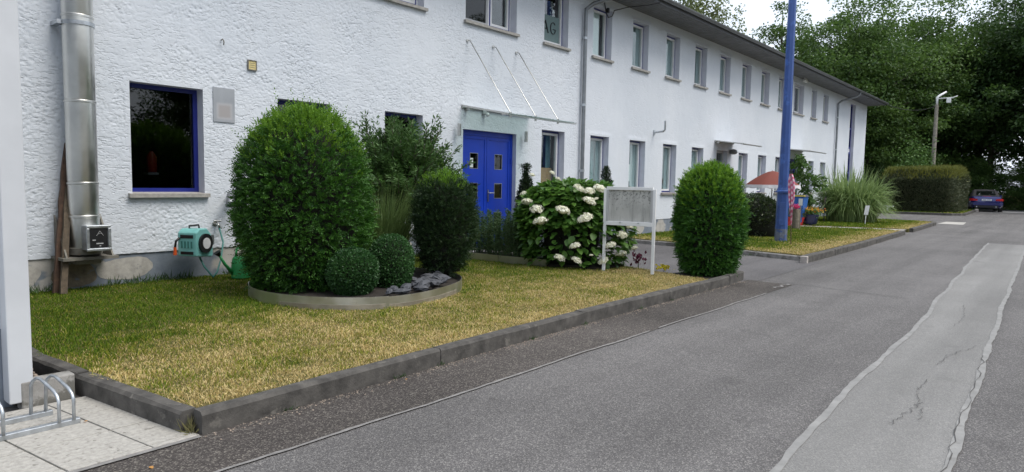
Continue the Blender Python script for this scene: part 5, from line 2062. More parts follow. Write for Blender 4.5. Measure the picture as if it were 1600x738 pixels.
MB().tube([(15.45, 5.05, 7.5), (15.40, 4.7, 7.9), (15.35, 4.0, 8.0)], [.05, .04, .035], 8).build('arm', M['lamp_blue'], lp, smooth=True)
MB().obox((15.32, 3.7, 8.0), (0, 1, 0), (1, 0, 0), (0, 0, 1), .35, .12, .06).build('luminaire', M['grey_frame'], lp, bevel=.03)

# banner on a stick: long narrow folded cloth in white and pink
bn = empty('garden_banner', (14.75, 4.60, 0), 'narrow pink and white cloth banner on a thin stick beside the blue lamp post', 'banner')
MB().tube([(14.75, 4.60, -.05), (14.80, 4.69, 1.50)], .010, 8).build('stick', M['wood'], bn)


def banner_mat():
    t = NT('banner_cloth')
    v = t.coord(obj=False)
    w_ = t.n('TexWave')
    w_.bands_direction = 'DIAGONAL'
    w_.inputs['Scale'].default_value = 5
    w_.inputs['Distortion'].default_value = 2.5
    t.l(v, w_.inputs['Vector'])
    cc = t.ramp(w_.outputs['Fac'], [(.3, (.60, .14, .24)), (.75, (.72, .50, .57))])
    return t.done(t.bsdf(cc, .8, 0, None, .2))


M['banner'] = banner_mat()
zz = np.linspace(.42, 1.50, 40)
for side in (0,):
    V, F = [], []
    m = 9
    for i, z in enumerate(zz):
        t = (z - .42) / 1.08
        wd = .012 + .075 * min(1, t * 1.8) * (1 - .75 * max(0, (t - .75) / .25) ** 2)
        cx = 14.75 + .05 * z / 1.5
        cy_ = 4.60 + .09 * z / 1.5
        for k in range(m):
            u = k / (m - 1) - .45
            V.append((cx + .022 * math.sin(k * 2.1 + 4 * t), cy_ - u * wd * 1.6, z + .01 * math.sin(k)))
    F = [[i * m + k, i * m + k + 1, (i + 1) * m + k + 1, (i + 1) * m + k] for i in range(len(zz) - 1) for k in range(m - 1)]
    me = np_mesh('cloth', np.array(V) - np.array([14.75, 4.60, 0]), np.array(F), M['banner'], smooth=True)
    put('cloth', me, bn)

# ------------------------------------------------------------------ small terrace: parasol, bin, pots, chair, sapling
pa = empty('parasol', (20.20, 6.93, 0), 'reddish brown parasol with white valance left of the blue lamp post', 'parasol')
NR = 8
mb = MB()
PR, PZ0, PZ1 = .80, 1.27, 1.70
vs = [(0, 0, PZ1)]
rows = 6
for i in range(1, rows + 1):
    t = i / rows
    for k in range(NR * 4):
        a = 2 * math.pi * k / (NR * 4)
        sag = .97 if k % 4 else 1.0
        if k % 4 == 2: sag = .945
        rr = PR * t * (1 if i < 2 else sag)
        vs.append((rr * math.cos(a), rr * math.sin(a), PZ0 + (PZ1 - PZ0) * (1 - t ** 1.45)))
fs = []
NN = NR * 4
for k in range(NN): fs.append((0, 1 + k, 1 + (k + 1) % NN))
for i in range(rows - 1):
    for k in range(NN):
        a, b = 1 + i * NN + k, 1 + i * NN + (k + 1) % NN
        fs.append((a, a + NN, b + NN, b))
mb.add(vs, fs)
put('canopy', mb.mesh('canopy', M['umbrella'], autosmooth=25), pa)
mb = MB()
vs, fs = [], []
for k in range(NN):
    a = 2 * math.pi * k / NN
    rr = PR * (.945 if k % 4 == 2 else (1.0 if k % 4 == 0 else .97)) + .004
    vs += [(rr * math.cos(a), rr * math.sin(a), PZ0 + .012), (rr * 1.015 * math.cos(a), rr * 1.015 * math.sin(a), PZ0 - (.10 if k % 2 == 0 else .07))]
for k in range(NN):
    k2 = (k + 1) % NN
    fs.append((2 * k, 2 * k + 1, 2 * k2 + 1, 2 * k2))
mb.add(vs, fs)
put('valance', mb.mesh('valance', M['valance']), pa)
put('pole', MB().tube([(0, 0, -.05), (0, 0, 1.72)], .017, 10).mesh('pole', M['white_frame']), pa)
for k in range(NR):
    a = 2 * math.pi * k / NR
    put('rib', MB().tube([(0, 0, 1.655), (.42 * math.cos(a), .42 * math.sin(a), 1.50), (.78 * math.cos(a), .78 * math.sin(a), 1.265)], .006, 5).mesh('rib', M['white_frame']), pa)
put('foot', MB().lathe([(.22, 0), (.22, .05), (.06, .08), (.03, .2)], (0, 0, -.01), 16).mesh('foot', M['concrete'], autosmooth=40), pa)

bi = empty('recycling_bin', (23.0, 7.05, 0), 'blue plastic wheelie bin with dark lid behind the lamp post', 'bin')
mb = MB()
mb.add([(-.19, -.22, .08), (.19, -.22, .08), (.19, .22, .08), (-.19, .22, .08), (-.25, -.28, .92), (.25, -.28, .92), (.25, .28, .92), (-.25, .28, .92)],
       [(0, 3, 2, 1), (4, 5, 6, 7), (0, 1, 5, 4), (1, 2, 6, 5), (2, 3, 7, 6), (3, 0, 4, 7)])
put('bin_body', mb.mesh('bin_body', M['bin_blue']), bi)
mb = MB()
mb.add([(-.28, -.31, .92), (.28, -.31, .92), (.28, .31, .92), (-.28, .31, .92), (-.22, -.25, .985), (.22, -.25, .985), (.22, .25, .985), (-.22, .25, .985)],
       [(0, 3, 2, 1), (4, 5, 6, 7), (0, 1, 5, 4), (1, 2, 6, 5), (2, 3, 7, 6), (3, 0, 4, 7)])
put('bin_lid', mb.mesh('bin_lid', M['bin_dark']), bi)
put('lid_edge', MB().box(-.283, -.2, -.313, .05, .925, .965).mesh('lid_edge', M['yellow']), bi)
for s_ in (-1, 1):
    put('bin_wheel', MB().tube([(.14, s_ * .24, .09), (.14, s_ * .29, .09)], .09, 14).mesh('bin_wheel', M['rubber'], autosmooth=40), bi)

pt = empty('flower_pot', (23.27, 6.69, -.03), 'dark blue flower pot with orange and yellow flowers on the footpath edge', 'flower pot')
put('pot', MB().lathe([(.19, 0), (.20, .015), (.27, .33), (.285, .33), (.285, .37), (.25, .37)], (0, 0, 0), 22).mesh('pot', M['pot_blue'], autosmooth=40), pt)
q = rs.normal(size=(420, 3)) * np.array([.15, .15, .06]) + np.array([0, 0, .43])
put('foliage', leaves_mesh('foliage', q, rs.normal(size=q.shape) + np.array([0, 0, .8]), .09, .04, M['sapling']), pt)
q = rs.normal(size=(240, 3)) * np.array([.16, .16, .035]) + np.array([0, 0, .52])
put('flowers', leaves_mesh('flowers', q, rs.normal(size=q.shape) + np.array([0, 0, .3]), .06, .05, M['flower_mix']), pt)
for i, (x, y, s, lab) in enumerate(((22.15, 7.08, 1.0, 'red plant pot left of the wooden stump beside the lamp post'), (22.95, 6.95, .9, 'red plant pot between the wooden stump and the blue flower pot'))):
    o = empty('red_pot', (x, y, -.03), lab, 'plant pot', 'red pots by the stump')
    put('pot', MB().lathe([(.13 * s, 0), (.14 * s, .01), (.19 * s, .26 * s), (.20 * s, .26 * s), (.20 * s, .30 * s), (.17 * s, .30 * s)], (0, 0, 0), 18).mesh('pot', M['pot_red'], autosmooth=40), o)
    q = rs.normal(size=(300, 3)) * np.array([.12, .12, .10]) + np.array([0, 0, .42 * s])
    put('foliage', leaves_mesh('foliage', q, rs.normal(size=q.shape) + np.array([0, 0, .8]), .10, .035, M['laurel']), o)
st = empty('wooden_stump', (20.67, 6.34, 0), 'short round wooden post with a pink flower on top, right of the lamp post', 'post')
put('log', MB().lathe([(.10, -.05), (.11, .0), (.105, .30), (.10, .58)], (0, 0, 0), 14).mesh('log', M['wood_grey'], autosmooth=40), st)
q = unit(rs.normal(size=(120, 3))) * np.array([.075, .075, .045]) + np.array([0, 0, .66])
pk = leaf_mat('pink_petals', (.70, .05, .20), (.85, .16, .36), .3, .7, .2)
put('flower', leaves_mesh('flower', q, rs.normal(size=q.shape), .05, .04, pk), st)
st = empty('thin_stake', (20.15, 6.07, 0), 'thin pale wooden stake with a small tag, right of the stump', 'stake')
put('stick', MB().box(-.016, .016, -.010, .010, -.05, .86).mesh('stick', M['wood_grey']), st)
put('tag', MB().box(-.021, -.017, -.055, .055, .70, .90).mesh('tag', M['paper']), st)

# sapling: bent thin trunk with drooping clusters of large leaves
sp = empty('sapling', (25.2, 7.32, 0), 'young tree with big drooping leaves by the far door', 'tree')
trunk = [(0, 0, -.05), (.02, -.05, .6), (-.05, .05, 1.2), (-.20, .25, 1.8), (-.25, .35, 2.35)]
put('trunk', MB().tube(trunk, [.02, .018, .015, .012, .006], 6).mesh('trunk', M['bark'], smooth=True), sp)
Pl, Dl = [], []
mb = MB()
for k in range(44):
    t = rs.random() ** .7
    i = min(3, int(t * 3.99))
    c = np.array(trunk[max(i, 1)]) * .5 + np.array(trunk[i + 1 if i < 4 else 4]) * .5 + rs.normal(size=3) * np.array([.05, .06, .25])
    c[2] = np.clip(c[2], .75, 2.45)
    dirn = rs.normal(size=3) * np.array([.22, .30, .08])
    e = c + dirn
    mb.tube([tuple(c), tuple((c + e) / 2 + np.array([0, 0, .03])), tuple(e)], [.006, .005, .003], 4)
    m = 26
    q = c + np.linspace(.2, 1.1, m)[:, None] * dirn + rs.normal(size=(m, 3)) * .04
    Pl.append(q)
    Dl.append(rs.normal(size=(m, 3)) * .6 + np.array([0, 0, -.5]) + dirn)
P, Dv = np.concatenate(Pl), np.concatenate(Dl)
put('branches', mb.mesh('branches', M['bark']), sp)
put('crown', leaves_mesh('crown', P, Dv, .12 + .06 * rs.random(len(P)), .07, M['sapling']), sp)

# garden chair
ch = empty('garden_chair', (25.75, 7.15, 0), 'dark rattan garden chair half hidden by the tall grass', 'chair', rz=R(200))
put('seat', MB().box(-.23, .23, -.22, .22, .40, .44).mesh('seat', M['wood_grey']), ch)
mb = MB()
for k in range(7): mb.box(-.21 + k * .065, -.185 + k * .065, .20, .225, .46, .86)
put('backrest', mb.mesh('backrest', M['wood_grey']), ch)
put('back_frame', MB().tube([(-.24, .21, .42), (-.24, .23, .80), (-.15, .24, .90), (.15, .24, .90), (.24, .23, .80), (.24, .21, .42)], .014, 7).mesh('back_frame', M['black'], smooth=True), ch)
for sx in (-1, 1):
    for sy_ in (-1, 1):
        put('leg', MB().tube([(sx * .22, sy_ * .20, .41), (sx * .24, sy_ * .22, -.01)], .013, 6).mesh('leg', M['black']), ch)
    put('armrest', MB().tube([(sx * .24, .21, .64), (sx * .25, -.18, .64), (sx * .24, -.21, .42)], .014, 6).mesh('armrest', M['black'], smooth=True), ch)

# small white sign post on the third lawn
o = empty('small_sign', (25.42, 5.50, 0), 'small blank white board on a stick in front of the tall grass', 'sign')
put('stick', MB().tube([(0, 0, -.05), (.02, -.02, .45)], .012, 6).mesh('stick', M['white_paint']), o)
put('panel', MB().obox((.02, -.03, .48), Vector((.35, -.94, 0)), Vector((.94, .35, 0)), Vector((.05, -.12, 1)).normalized(), .065, .008, .16).mesh('panel', M['white_paint']), o)

# miscanthus: tall stalks with arching leaves
ms_ = empty('tall_grass', (26.9, 6.3, 0), 'big fountain of tall arching ornamental grass on the third lawn', 'grass plant')
blade_clump('leaves', ms_, 1700, 2.25, .72, .052, M['misc'], 91, 1.75, .78, 8, part='foliage')
blade_clump('leaves', ms_, 500, 1.6, .9, .045, M['misc'], 93, 1.5, .85, 8, part='foliage')
blade_clump('stalks', ms_, 260, 1.2, .3, .022, M['straw'], 92, .5, .85, 4, part='stalks')

# dark laurel bush and others left of the lamp post
db = empty('dark_shrub', (16.75, 6.05, 0), 'low dark glossy shrub just left of the lamp post foot', 'shrub')
prof = shape_prof(1.02, .62, .0, .8, 2.2, .4)
put('dark_core', core_mesh('dark_core', prof, .84, M['core'], 12, .08), db)
clipped_shrub(db, prof, 5200, .085, .035, M['laurel'], 101, .7, .4, .7, .05, .05, 5)
db = empty('palm_lily', (18.6, 6.75, 0), 'dark spiky leaved plant under the parasol', 'plant')
blade_clump('leaves', db, 170, 1.15, .55, .03, M['laurel'], 103, .6, .10)
db = empty('loose_shrub', (19.35, 7.35, 0), 'grey green loose shrub behind the parasol pole', 'shrub')
prof = shape_prof(1.08, .55, .0, .7, 2.2, .45)
clipped_shrub(db, prof, 3800, .07, .025, M['herb'], 104, .7, .5, .8, .12, .06, 5)
put('dark_core', core_mesh('dark_core', prof, .7, M['core'], 13, .08), db)
# white chair/table glimpsed under the parasol
tb = empty('terrace_table', (21.1, 7.45, 0), 'small white round terrace table under the parasol', 'table')
put('table_top', MB().lathe([(.34, .70), (.36, .71), (.36, .73), (.34, .735)], (0, 0, 0), 24).mesh('table_top', M['white_paint'], autosmooth=40), tb)
put('column', MB().tube([(0, 0, .03), (0, 0, .70)], .025, 10).mesh('column', M['white_paint']), tb)
put('foot', MB().lathe([(.22, 0), (.22, .02), (.04, .05)], (0, 0, -.01), 18).mesh('foot', M['white_paint']), tb)
#SPLIT
# ================================================================== FAR END: HEDGE, RAIL, POLE, CAR
hg = empty('hedge', (45.8, 6.75, 0), 'broad dark hedge with yellowish top shoots at the far end of the road', 'hedge')
rs = np.random.default_rng(111)
hx, hy_, hh_ = 3.6, 1.75, 2.25


def hedge_points(n):
    f = rs.choice(5, n, p=[.26, .24, .26, .06, .18])
    u, v = rs.uniform(-1, 1, n), rs.random(n)
    P = np.zeros((n, 3)); Nn = np.zeros((n, 3))
    for k, (axis, s) in enumerate(((0, -1), (1, -1), (2, 1), (0, 1), (1, 1))):
        m = f == k
        if axis == 0:
            P[m] = np.stack([np.full(m.sum(), s * hx), u[m] * hy_, v[m] * hh_], -1)
        elif axis == 1:
            P[m] = np.stack([u[m] * hx, np.full(m.sum(), s * hy_), v[m] * hh_], -1)
        else:
            P[m] = np.stack([u[m] * hx, (v[m] * 2 - 1) * hy_, np.full(m.sum(), hh_)], -1)
        Nn[m, axis] = s
    ang = np.arctan2(P[:, 1] / hy_, P[:, 0] / hx)
    e = (np.abs(P[:, 0] / hx) ** 6 + np.abs(P[:, 1] / hy_) ** 6) ** (1 / 6)
    k = np.where(e > 0, np.minimum(1, 1 / np.maximum(e, 1e-3)), 1)
    P[:, 0] *= k; P[:, 1] *= k
    bulge = 1 + .05 * np.sin(P[:, 2] * 1.2) - .10 * sstep(hh_ * .75, hh_, P[:, 2])
    P[:, 0] *= bulge; P[:, 1] *= bulge
    P[:, 2] += .10 * lump3(P, 2.2, 8) * (P[:, 2] > hh_ * .8)
    return P, Nn


P, Nn = hedge_points(30000)
P = P - Nn * np.abs(rs.normal(size=(len(P), 1))) * .10 + Nn * (.09 * lump3(P, 3.0, 5))[:, None]
Dv = Nn * .6 + np.array([0, 0, .7]) + rs.normal(size=P.shape) * .55
put('foliage', leaves_mesh('foliage', P, Dv, .13 + .08 * rs.random(len(P)), .045, M['hedge']), hg)
P, Nn = hedge_points(26000)
m = rs.random(len(P)) < sstep(hh_ * .72, hh_ * 1.0, P[:, 2]) * .6
P, Nn = P[m], Nn[m]
Dv = Nn * .4 + np.array([0, 0, 1.2]) + rs.normal(size=P.shape) * .45
put('top_shoots', leaves_mesh('top_shoots', P, Dv, .18 + .20 * rs.random(len(P)), .04, M['hedge_top']), hg)
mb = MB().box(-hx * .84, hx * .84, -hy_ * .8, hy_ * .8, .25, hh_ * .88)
put('dark_core', mb.mesh('dark_core', M['core']), hg)
mb = MB()
for k in range(40):
    x, y = rs.uniform(-hx, hx) * .85, rs.uniform(-hy_, hy_) * .85
    mb.tube([(x, y, -.05), (x + rs.normal() * .05, y + rs.normal() * .05, .6)], [.03, .02], 5)
put('stems', mb.mesh('stems', M['bark']), hg)

wr = empty('white_rail', (41.6, 9.3, 0), 'low white rail on short posts left of the hedge', 'rail')
MB().beam((41.5, 7.6, .27), (41.5, 12.5, .27), .06, .09).build('rail', M['white_paint'], wr)
for y in (7.9, 9.4, 10.9, 12.2): MB().box(41.46, 41.54, y - .04, y + .04, -.03, .225).build('post', M['white_paint'], wr)

pb = empty('concrete_pole', (49.35, 7.0, 0), 'slim weathered utility pole with white lamp head behind the hedge', 'pole')
MB().tube([(49.35, 7.0, -.1), (49.42, 7.02, 6.55)], [.16, .10], 12).build('shaft', M['pole_concrete'], pb, auto=50)
MB().tube([(49.42, 7.02, 6.5), (49.42, 7.02, 7.0), (49.55, 6.90, 7.12), (49.75, 6.60, 7.35)], [.07, .07, .08, .05], 10).build('lamp_head', M['white_paint'], pb, smooth=True)
MB().tube([(49.42, 6.98, 6.92), (49.45, 6.2, 6.93), (49.45, 5.95, 7.02)], [.035, .03, .03], 8).build('side_arm', M['white_paint'], pb, smooth=True)
MB().box(49.36, 49.50, 6.28, 6.52, 6.62, 6.90).build('camera_box', M['white_frame'], pb, bevel=.02)
ca = empty('overhead_cable', (37.3, 7.5, 5.4), 'thin overhead cable from the building eave to the utility pole', 'cable')
P = []
for k in range(13):
    t = k / 12
    P.append((37.3 + 12.1 * t, 7.5 - .45 * t, 5.42 + 1.05 * t - .30 * 4 * t * (1 - t)))
MB().tube(P, .016, 5).build('wire', M['black'], ca, smooth=True)

# ------------------------------------------------------------------ car, seen from behind: origin at ground, +x is forward
car = empty('parked_car', (53.3, 4.62, ZR + .006), 'dark blue convertible car parked at the end of the road, seen from behind', 'car', rz=R(10))


def loft(sections, closed=True):
    """sections: list of lists of (x,y,z) same length (right half outward loop)"""
    mb = MB()
    n_ = len(sections[0])
    vs = [q for s in sections for q in s]
    fs = []
    for i in range(len(sections) - 1):
        for k in range(n_):
            k2 = (k + 1) % n_
            fs.append((i * n_ + k, i * n_ + k2, (i + 1) * n_ + k2, (i + 1) * n_ + k))
    fs.append(tuple(range(n_))[::-1])
    fs.append(tuple(range((len(sections) - 1) * n_, len(sections) * n_)))
    return mb.add(vs, fs)


def car_sec(x, w, zb, zs, zt):
    half = [(0.0, zb), (w * .86, zb), (w * .97, zb + .10), (w, zs - .16), (w * .985, zs), (w * .90, zt - .03), (w * .80, zt), (0, zt + .015)]
    pts = [(x, y, z) for y, z in half] + [(x, -y, z) for y, z in half[-2:0:-1]]
    return pts


secs = [car_sec(-2.10, .70, .40, .60, .88), car_sec(-2.04, .82, .30, .66, .95), car_sec(-1.90, .87, .24, .70, .97), car_sec(-1.4, .89, .20, .72, .95), car_sec(-.6, .89, .18, .72, .92),
        car_sec(.3, .89, .18, .72, .93), car_sec(1.0, .89, .20, .72, .95), car_sec(1.6, .87, .22, .66, .82), car_sec(2.0, .80, .26, .58, .70), car_sec(2.14, .66, .34, .50, .62)]
put('body', loft(secs).mesh('body', M['car_blue'], autosmooth=32), car)


def cab(x, wb, wt, z0_, z1_):
    half = [(0, z0_), (wb, z0_), (wb * .5 + wt * .5 + .02, (z0_ + z1_) / 2), (wt, z1_ - .03), (wt * .8, z1_), (0, z1_ + .02)]
    return [(x, y, z) for y, z in half] + [(x, -y, z) for y, z in half[-2:0:-1]]


cs = [cab(-1.52, .72, .66, .93, .99), cab(-1.25, .76, .64, .93, 1.15), cab(-.85, .77, .61, .92, 1.35), cab(-.4, .77, .60, .92, 1.40), cab(.2, .77, .59, .92, 1.38), cab(.55, .76, .58, .92, 1.30)]
put('soft_top', loft(cs).mesh('soft_top', M['soft_top'], autosmooth=40), car)
ws = [cab(.551, .76, .575, .92, 1.28), cab(1.15, .74, .66, .92, .97)]
put('windscreen', loft(ws).mesh('windscreen', M['glass_car']), car)
mb = MB()
mb.add([(-1.43, .52, 1.035), (-1.43, -.52, 1.035), (-1.00, -.46, 1.295), (-1.00, .46, 1.295)], [(0, 1, 2, 3)])
mb.v = [(x - .035, y, z + .03) for x, y, z in mb.v]
put('rear_window', mb.mesh('rear_window', M['glass_car']), car)
for s_ in (-1, 1):
    mb = MB()
    mb.add([(-.75, s_ * .755, .96), (.50, s_ * .765, .96), (.35, s_ * .665, 1.28), (-.62, s_ * .665, 1.28)], [(0, 1, 2, 3) if s_ < 0 else (3, 2, 1, 0)])
    put('side_window', mb.mesh('side_window', M['glass_car']), car)
    t = MB()
    t.add([(-2.075, s_ * .46, .70), (-2.075, s_ * .70, .69), (-1.99, s_ * .84, .69), (-1.86, s_ * .885, .70), (-1.88, s_ * .875, .80), (-2.00, s_ * .83, .84), (-2.085, s_ * .70, .84), (-2.10, s_ * .46, .80)],
          [(0, 1, 6, 7), (1, 2, 5, 6), (2, 3, 4, 5)] if s_ > 0 else [(7, 6, 1, 0), (6, 5, 2, 1), (5, 4, 3, 2)])
    t.v = [(x - .03, y * 1.012, z) for x, y, z in t.v]
    put('tail_light', t.mesh('tail_light', M['tail']), car)
    for xw in (-1.32, 1.30):
        wv = MB().tube([(xw, s_ * .70, .30), (xw, s_ * .905, .30)], .315, 26)
        wo_ = put('wheel', wv.mesh('wheel', M['rubber'], autosmooth=40), car)
        put('rim', MB().tube([(xw, s_ * .89, .30), (xw, s_ * .912, .30)], .215, 20).mesh('rim', M['alloy'], autosmooth=40), wo_)
    put('door_mirror', MB().obox((.62, s_ * .97, .98), (1, 0, 0), (0, 1, 0), (0, 0, 1), .07, .09, .06).mesh('door_mirror', M['car_blue']), car)
put('number_plate', MB().box(-2.135, -2.12, -.26, .26, .70, .81).mesh('number_plate', M['plate']), car)
put('plate_marks', MB().box(-2.138, -2.1355, -.20, -.02, .735, .775).box(-2.138, -2.1355, .03, .20, .735, .775).mesh('plate_marks', M['plate_ink']), car)
bm = MB()
for i in range(12):
    pass
bm.add([(-2.16, -.70, .42), (-2.16, .70, .42), (-2.16, .70, .60), (-2.16, -.70, .60), (-2.0, -.86, .42), (-2.0, .86, .42), (-2.0, .86, .60), (-2.0, -.86, .60)],
       [(1, 0, 3, 2), (0, 4, 7, 3), (5, 1, 2, 6), (3, 7, 6, 2), (0, 1, 5, 4)])
put('rear_bumper', bm.mesh('rear_bumper', M['car_blue']), car)
put('lower_valance', MB().box(-2.13, -2.02, -.62, .62, .27, .41).mesh('lower_valance', M['black']), car)
put('brake_strip', MB().box(-1.99, -1.97, -.22, .22, .975, .99).mesh('brake_strip', M['tail']), car)
for s_ in (-1, 1):
    put('exhaust_tip', MB().tube([(-2.15, s_ * .50, .32), (-2.0, s_ * .50, .32)], .035, 10).mesh('exhaust_tip', M['alloy']), car)

# ================================================================== TREES
def make_tree(seed, h, rx, rz, zc, nclump, nleaf, leaf, mat, birch=False, clump_r=1.0, hole=.5):
    q = np.random.default_rng(seed)
    # trunk
    tb_ = MB()
    bend = q.normal(size=2) * .35
    tp = [(bend[0] * t * t, bend[1] * t * t, -.2 + h * .92 * t) for t in np.linspace(0, 1, 9)]
    r0 = h * .016
    tb_.tube(tp, [r0 * (1.25 if i == 0 else 1 - .11 * i) for i in range(9)], 8)
    cen = np.zeros((nclump, 3))
    k = 0
    while k < nclump:
        u = unit(q.normal(size=(1, 3)))[0]
        rr = (q.random() ** .45)
        if rr < hole * .6: continue
        rad = 1 + .22 * math.sin(3 * math.atan2(u[1], u[0]) + seed) + .15 * q.normal()
        c = np.array([u[0] * rx * rr * rad, u[1] * rx * rr * rad, zc + u[2] * rz * rr * (1 + .1 * q.normal())])
        if c[2] < h * .12: continue
        cen[k] = c
        k += 1
    for c in cen[:: 3]:
        z0_ = np.clip(c[2] - .45 * math.hypot(c[0], c[1]) - .5, h * .15, h * .85)
        t = z0_ / (h * .92)
        b = np.array([bend[0] * t * t, bend[1] * t * t, z0_])
        mdl = (b + c) / 2 + np.array([0, 0, .25]) + q.normal(size=3) * .2
        rb = r0 * .38 * (1 - t * .6)
        tb_.tube([tuple(b), tuple(mdl), tuple(c)], [rb, rb * .6, rb * .2], 5, caps=False)
    tr = tb_.mesh('trunk', M['bark'], smooth=True)
    cr = clump_r * (.6 + .8 * q.random(nclump))
    idx = np.repeat(np.arange(nclump), nleaf)
    n = len(idx)
    off = unit(q.normal(size=(n, 3))) * (q.random((n, 1)) ** .4)
    if birch:
        off = off * np.array([.55, .55, 1.25])
    else:
        off = off * np.array([1.1, 1.1, .62])
    P = cen[idx] + off * cr[idx][:, None]
    Dv = off * .8 + q.normal(size=(n, 3)) * .6 + np.array([0, 0, -.5 if birch else -.1])
    up_ = np.array([0, 0, 1.0]) + q.normal(size=(n, 3)) * .55
    tint = np.clip(.5 + .22 * q.normal(size=nclump)[idx] + .2 * q.normal(size=n), 0, 1)
    cm_ = leaves_mesh('crown', P, Dv, leaf * (.7 + .6 * q.random(n)), leaf * .62, mat, tint, up_, .1)
    return tr, cm_


TM = [make_tree(201, 15.0, 4.6, 6.6, 8.6, 230, 210, .23, M['tree_a'], clump_r=1.15),
      make_tree(202, 14.0, 4.2, 6.3, 7.6, 220, 210, .23, M['tree_b'], clump_r=1.1),
      make_tree(203, 16.0, 4.4, 7.0, 9.0, 230, 210, .23, M['tree_b'], clump_r=1.15),
      make_tree(204, 15.5, 2.9, 6.3, 9.4, 120, 120, .20, M['tree_c'], birch=True, clump_r=.9, hole=.2),
      make_tree(205, 9.0, 3.2, 4.2, 4.4, 170, 170, .19, M['tree_a'], clump_r=.9),
      make_tree(206, 17.0, 3.8, 6.6, 10.4, 125, 110, .22, M['tree_a'], clump_r=.8, hole=.3)]


def tree(x, y, kind, s, rot, label, group='trees of the wood beyond the building', cat='tree', zs=1.0, z=-.15):
    o = empty({3: 'birch_tree'}.get(kind, 'broadleaf_tree'), (x, y, z), label, cat, group)
    o.rotation_euler = (0, 0, rot)
    o.scale = (s, s, s * zs)
    put('trunk', TM[kind][0], o)
    put('crown', TM[kind][1], o)
    return o


tree(43.5, 21.0, 3, 1.10, .4, 'pale feathery birch showing above the roof left of the lamp post')
tree(40.5, 23.5, 3, 1.02, 2.2, 'second pale birch behind the roof, left of the feathery birch')
tree(52.0, 17.5, 5, .93, 1.2, 'open-crowned tall tree behind the roof just right of the lamp post')
tree(59.5, 18.5, 0, .86, 2.6, 'mid green tree behind the roof between lamp post and building end')
tree(50.0, 12.2, 0, .90, .3, 'broad mid green tree rising right behind the building end')
tree(57.0, 12.0, 0, 1.0, 3.9, 'tall mid green tree between the building end and the utility pole')
tree(62.0, 9.0, 0, 1.06, 5.1, 'tall mid green tree directly behind the utility pole')
tree(60.0, 15.5, 2, .86, 1.9, 'dark tree behind the tall mid green trees near the building end')
tree(63.5, 5.2, 5, .98, .9, 'thin open tree to the right of the utility pole')
tree(61.5, 1.4, 1, 1.18, 2.7, 'dark full tree standing behind the parked car')
tree(62.0, -2.8, 0, 1.12, 4.4, 'tall tree at the right edge of the picture')
tree(56.0, -6.2, 1, 1.15, .2, 'dark tree beyond the right edge of the road')
tree(66.0, -7.5, 2, 1.1, 1.1, 'tall dark tree far right behind the road end')
tree(68.0, 6.5, 2, 1.0, 3.1, 'dark tree deep in the wood behind the car')
tree(71.0, 12.0, 1, 1.0, 5.4, 'dark tree deep in the wood behind the utility pole')
tree(70.0, -3.0, 1, 1.25, 2.2, 'dark tree deep in the wood at the right edge')
tree(68.0, 20.0, 0, .8, 4.6, 'tree deep in the wood behind the building end')
tree(46.0, 15.5, 4, .85, .6, 'small bushy tree close behind the building corner')
tree(53.5, 9.6, 4, .62, 2.9, 'young bushy tree left of the utility pole foot, behind the hedge')
tree(51.6, 11.8, 4, .75, 4.4, 'bushy young tree behind the left end of the hedge')
for i, (x, y, s, r0, lab) in enumerate((
        (57.5, 8.3, .62, .4, 'undergrowth bush behind the hedge right of the utility pole'), (59.0, 5.6, .60, 1.7, 'undergrowth bush behind the parked car, left side'),
        (59.5, 2.6, .58, 3.0, 'undergrowth bush behind the parked car, right side'), (58.5, -.4, .55, 4.4, 'undergrowth bush right of the parked car'),
        (58.0, -3.6, .6, 5.3, 'undergrowth bush at the right picture edge'), (64.5, 0.2, .7, 2.2, 'taller undergrowth bush deep behind the car'),
        (65.0, 7.5, .75, .9, 'taller undergrowth bush deep behind the utility pole'), (56.0, 15.5, .8, 3.6, 'undergrowth bush beyond the building corner'))):
    tree(x, y, 4, s, r0, lab, 'undergrowth at the edge of the wood', 'bush', .85, -.9)
# trees across the road, seen only as reflections in the panes
for i, (x, y, k, s, r0, lab) in enumerate(((-8, -19, 0, .9, .3, 'tree across the road, far left of the row'), (1, -21, 1, .8, 1.3, 'tree across the road opposite the dark window'),
        (10, -20, 2, .75, 2.3, 'tree across the road opposite the blue door'), (19, -22, 0, .8, 3.3, 'tree across the road opposite the notice board'),
        (29, -20, 1, .8, 4.3, 'tree across the road opposite the lamp post'), (39, -21, 2, .8, 5.3, 'tree across the road opposite the building end'))):
    tree(x, y, k, s, r0, lab, 'trees across the road')
OPP = ['far behind the annex', 'behind the annex', 'opposite the bicycle rack', 'opposite the round bed', 'opposite the entrance path', 'opposite the blue lamp post', 'opposite the flower pot', 'opposite the drain slab', 'opposite the building end', 'opposite the far hedge', 'nearest the parked car']
for i in range(11):  # unseen bushes, added to darken the reflections in the panes
    tree(-14 + 6.2 * i, -16.5 - (i % 3), 4, .55 + .05 * (i % 4), i * 1.3, 'added unseen bush across the road ' + OPP[i], 'added undergrowth across the road', 'bush', .9, -.9)
# bright young bush by the pole
yb = empty('bright_bush', (47.6, 7.7, 0), 'bright green young bush sticking up behind the hedge left of the pole', 'bush')
rs = np.random.default_rng(131)
q = rs.normal(size=(1500, 3)) * np.array([.55, .55, .75]) + np.array([0, 0, 2.6])
put('crown', leaves_mesh('crown', q, rs.normal(size=q.shape) + np.array([0, 0, .3]), .17, .10, M['sapling']), yb)
put('trunk', MB().tube([(0, 0, -.05), (.1, .05, 1.5), (0, .1, 3.0)], [.05, .04, .015], 6).mesh('trunk', M['bark']), yb)

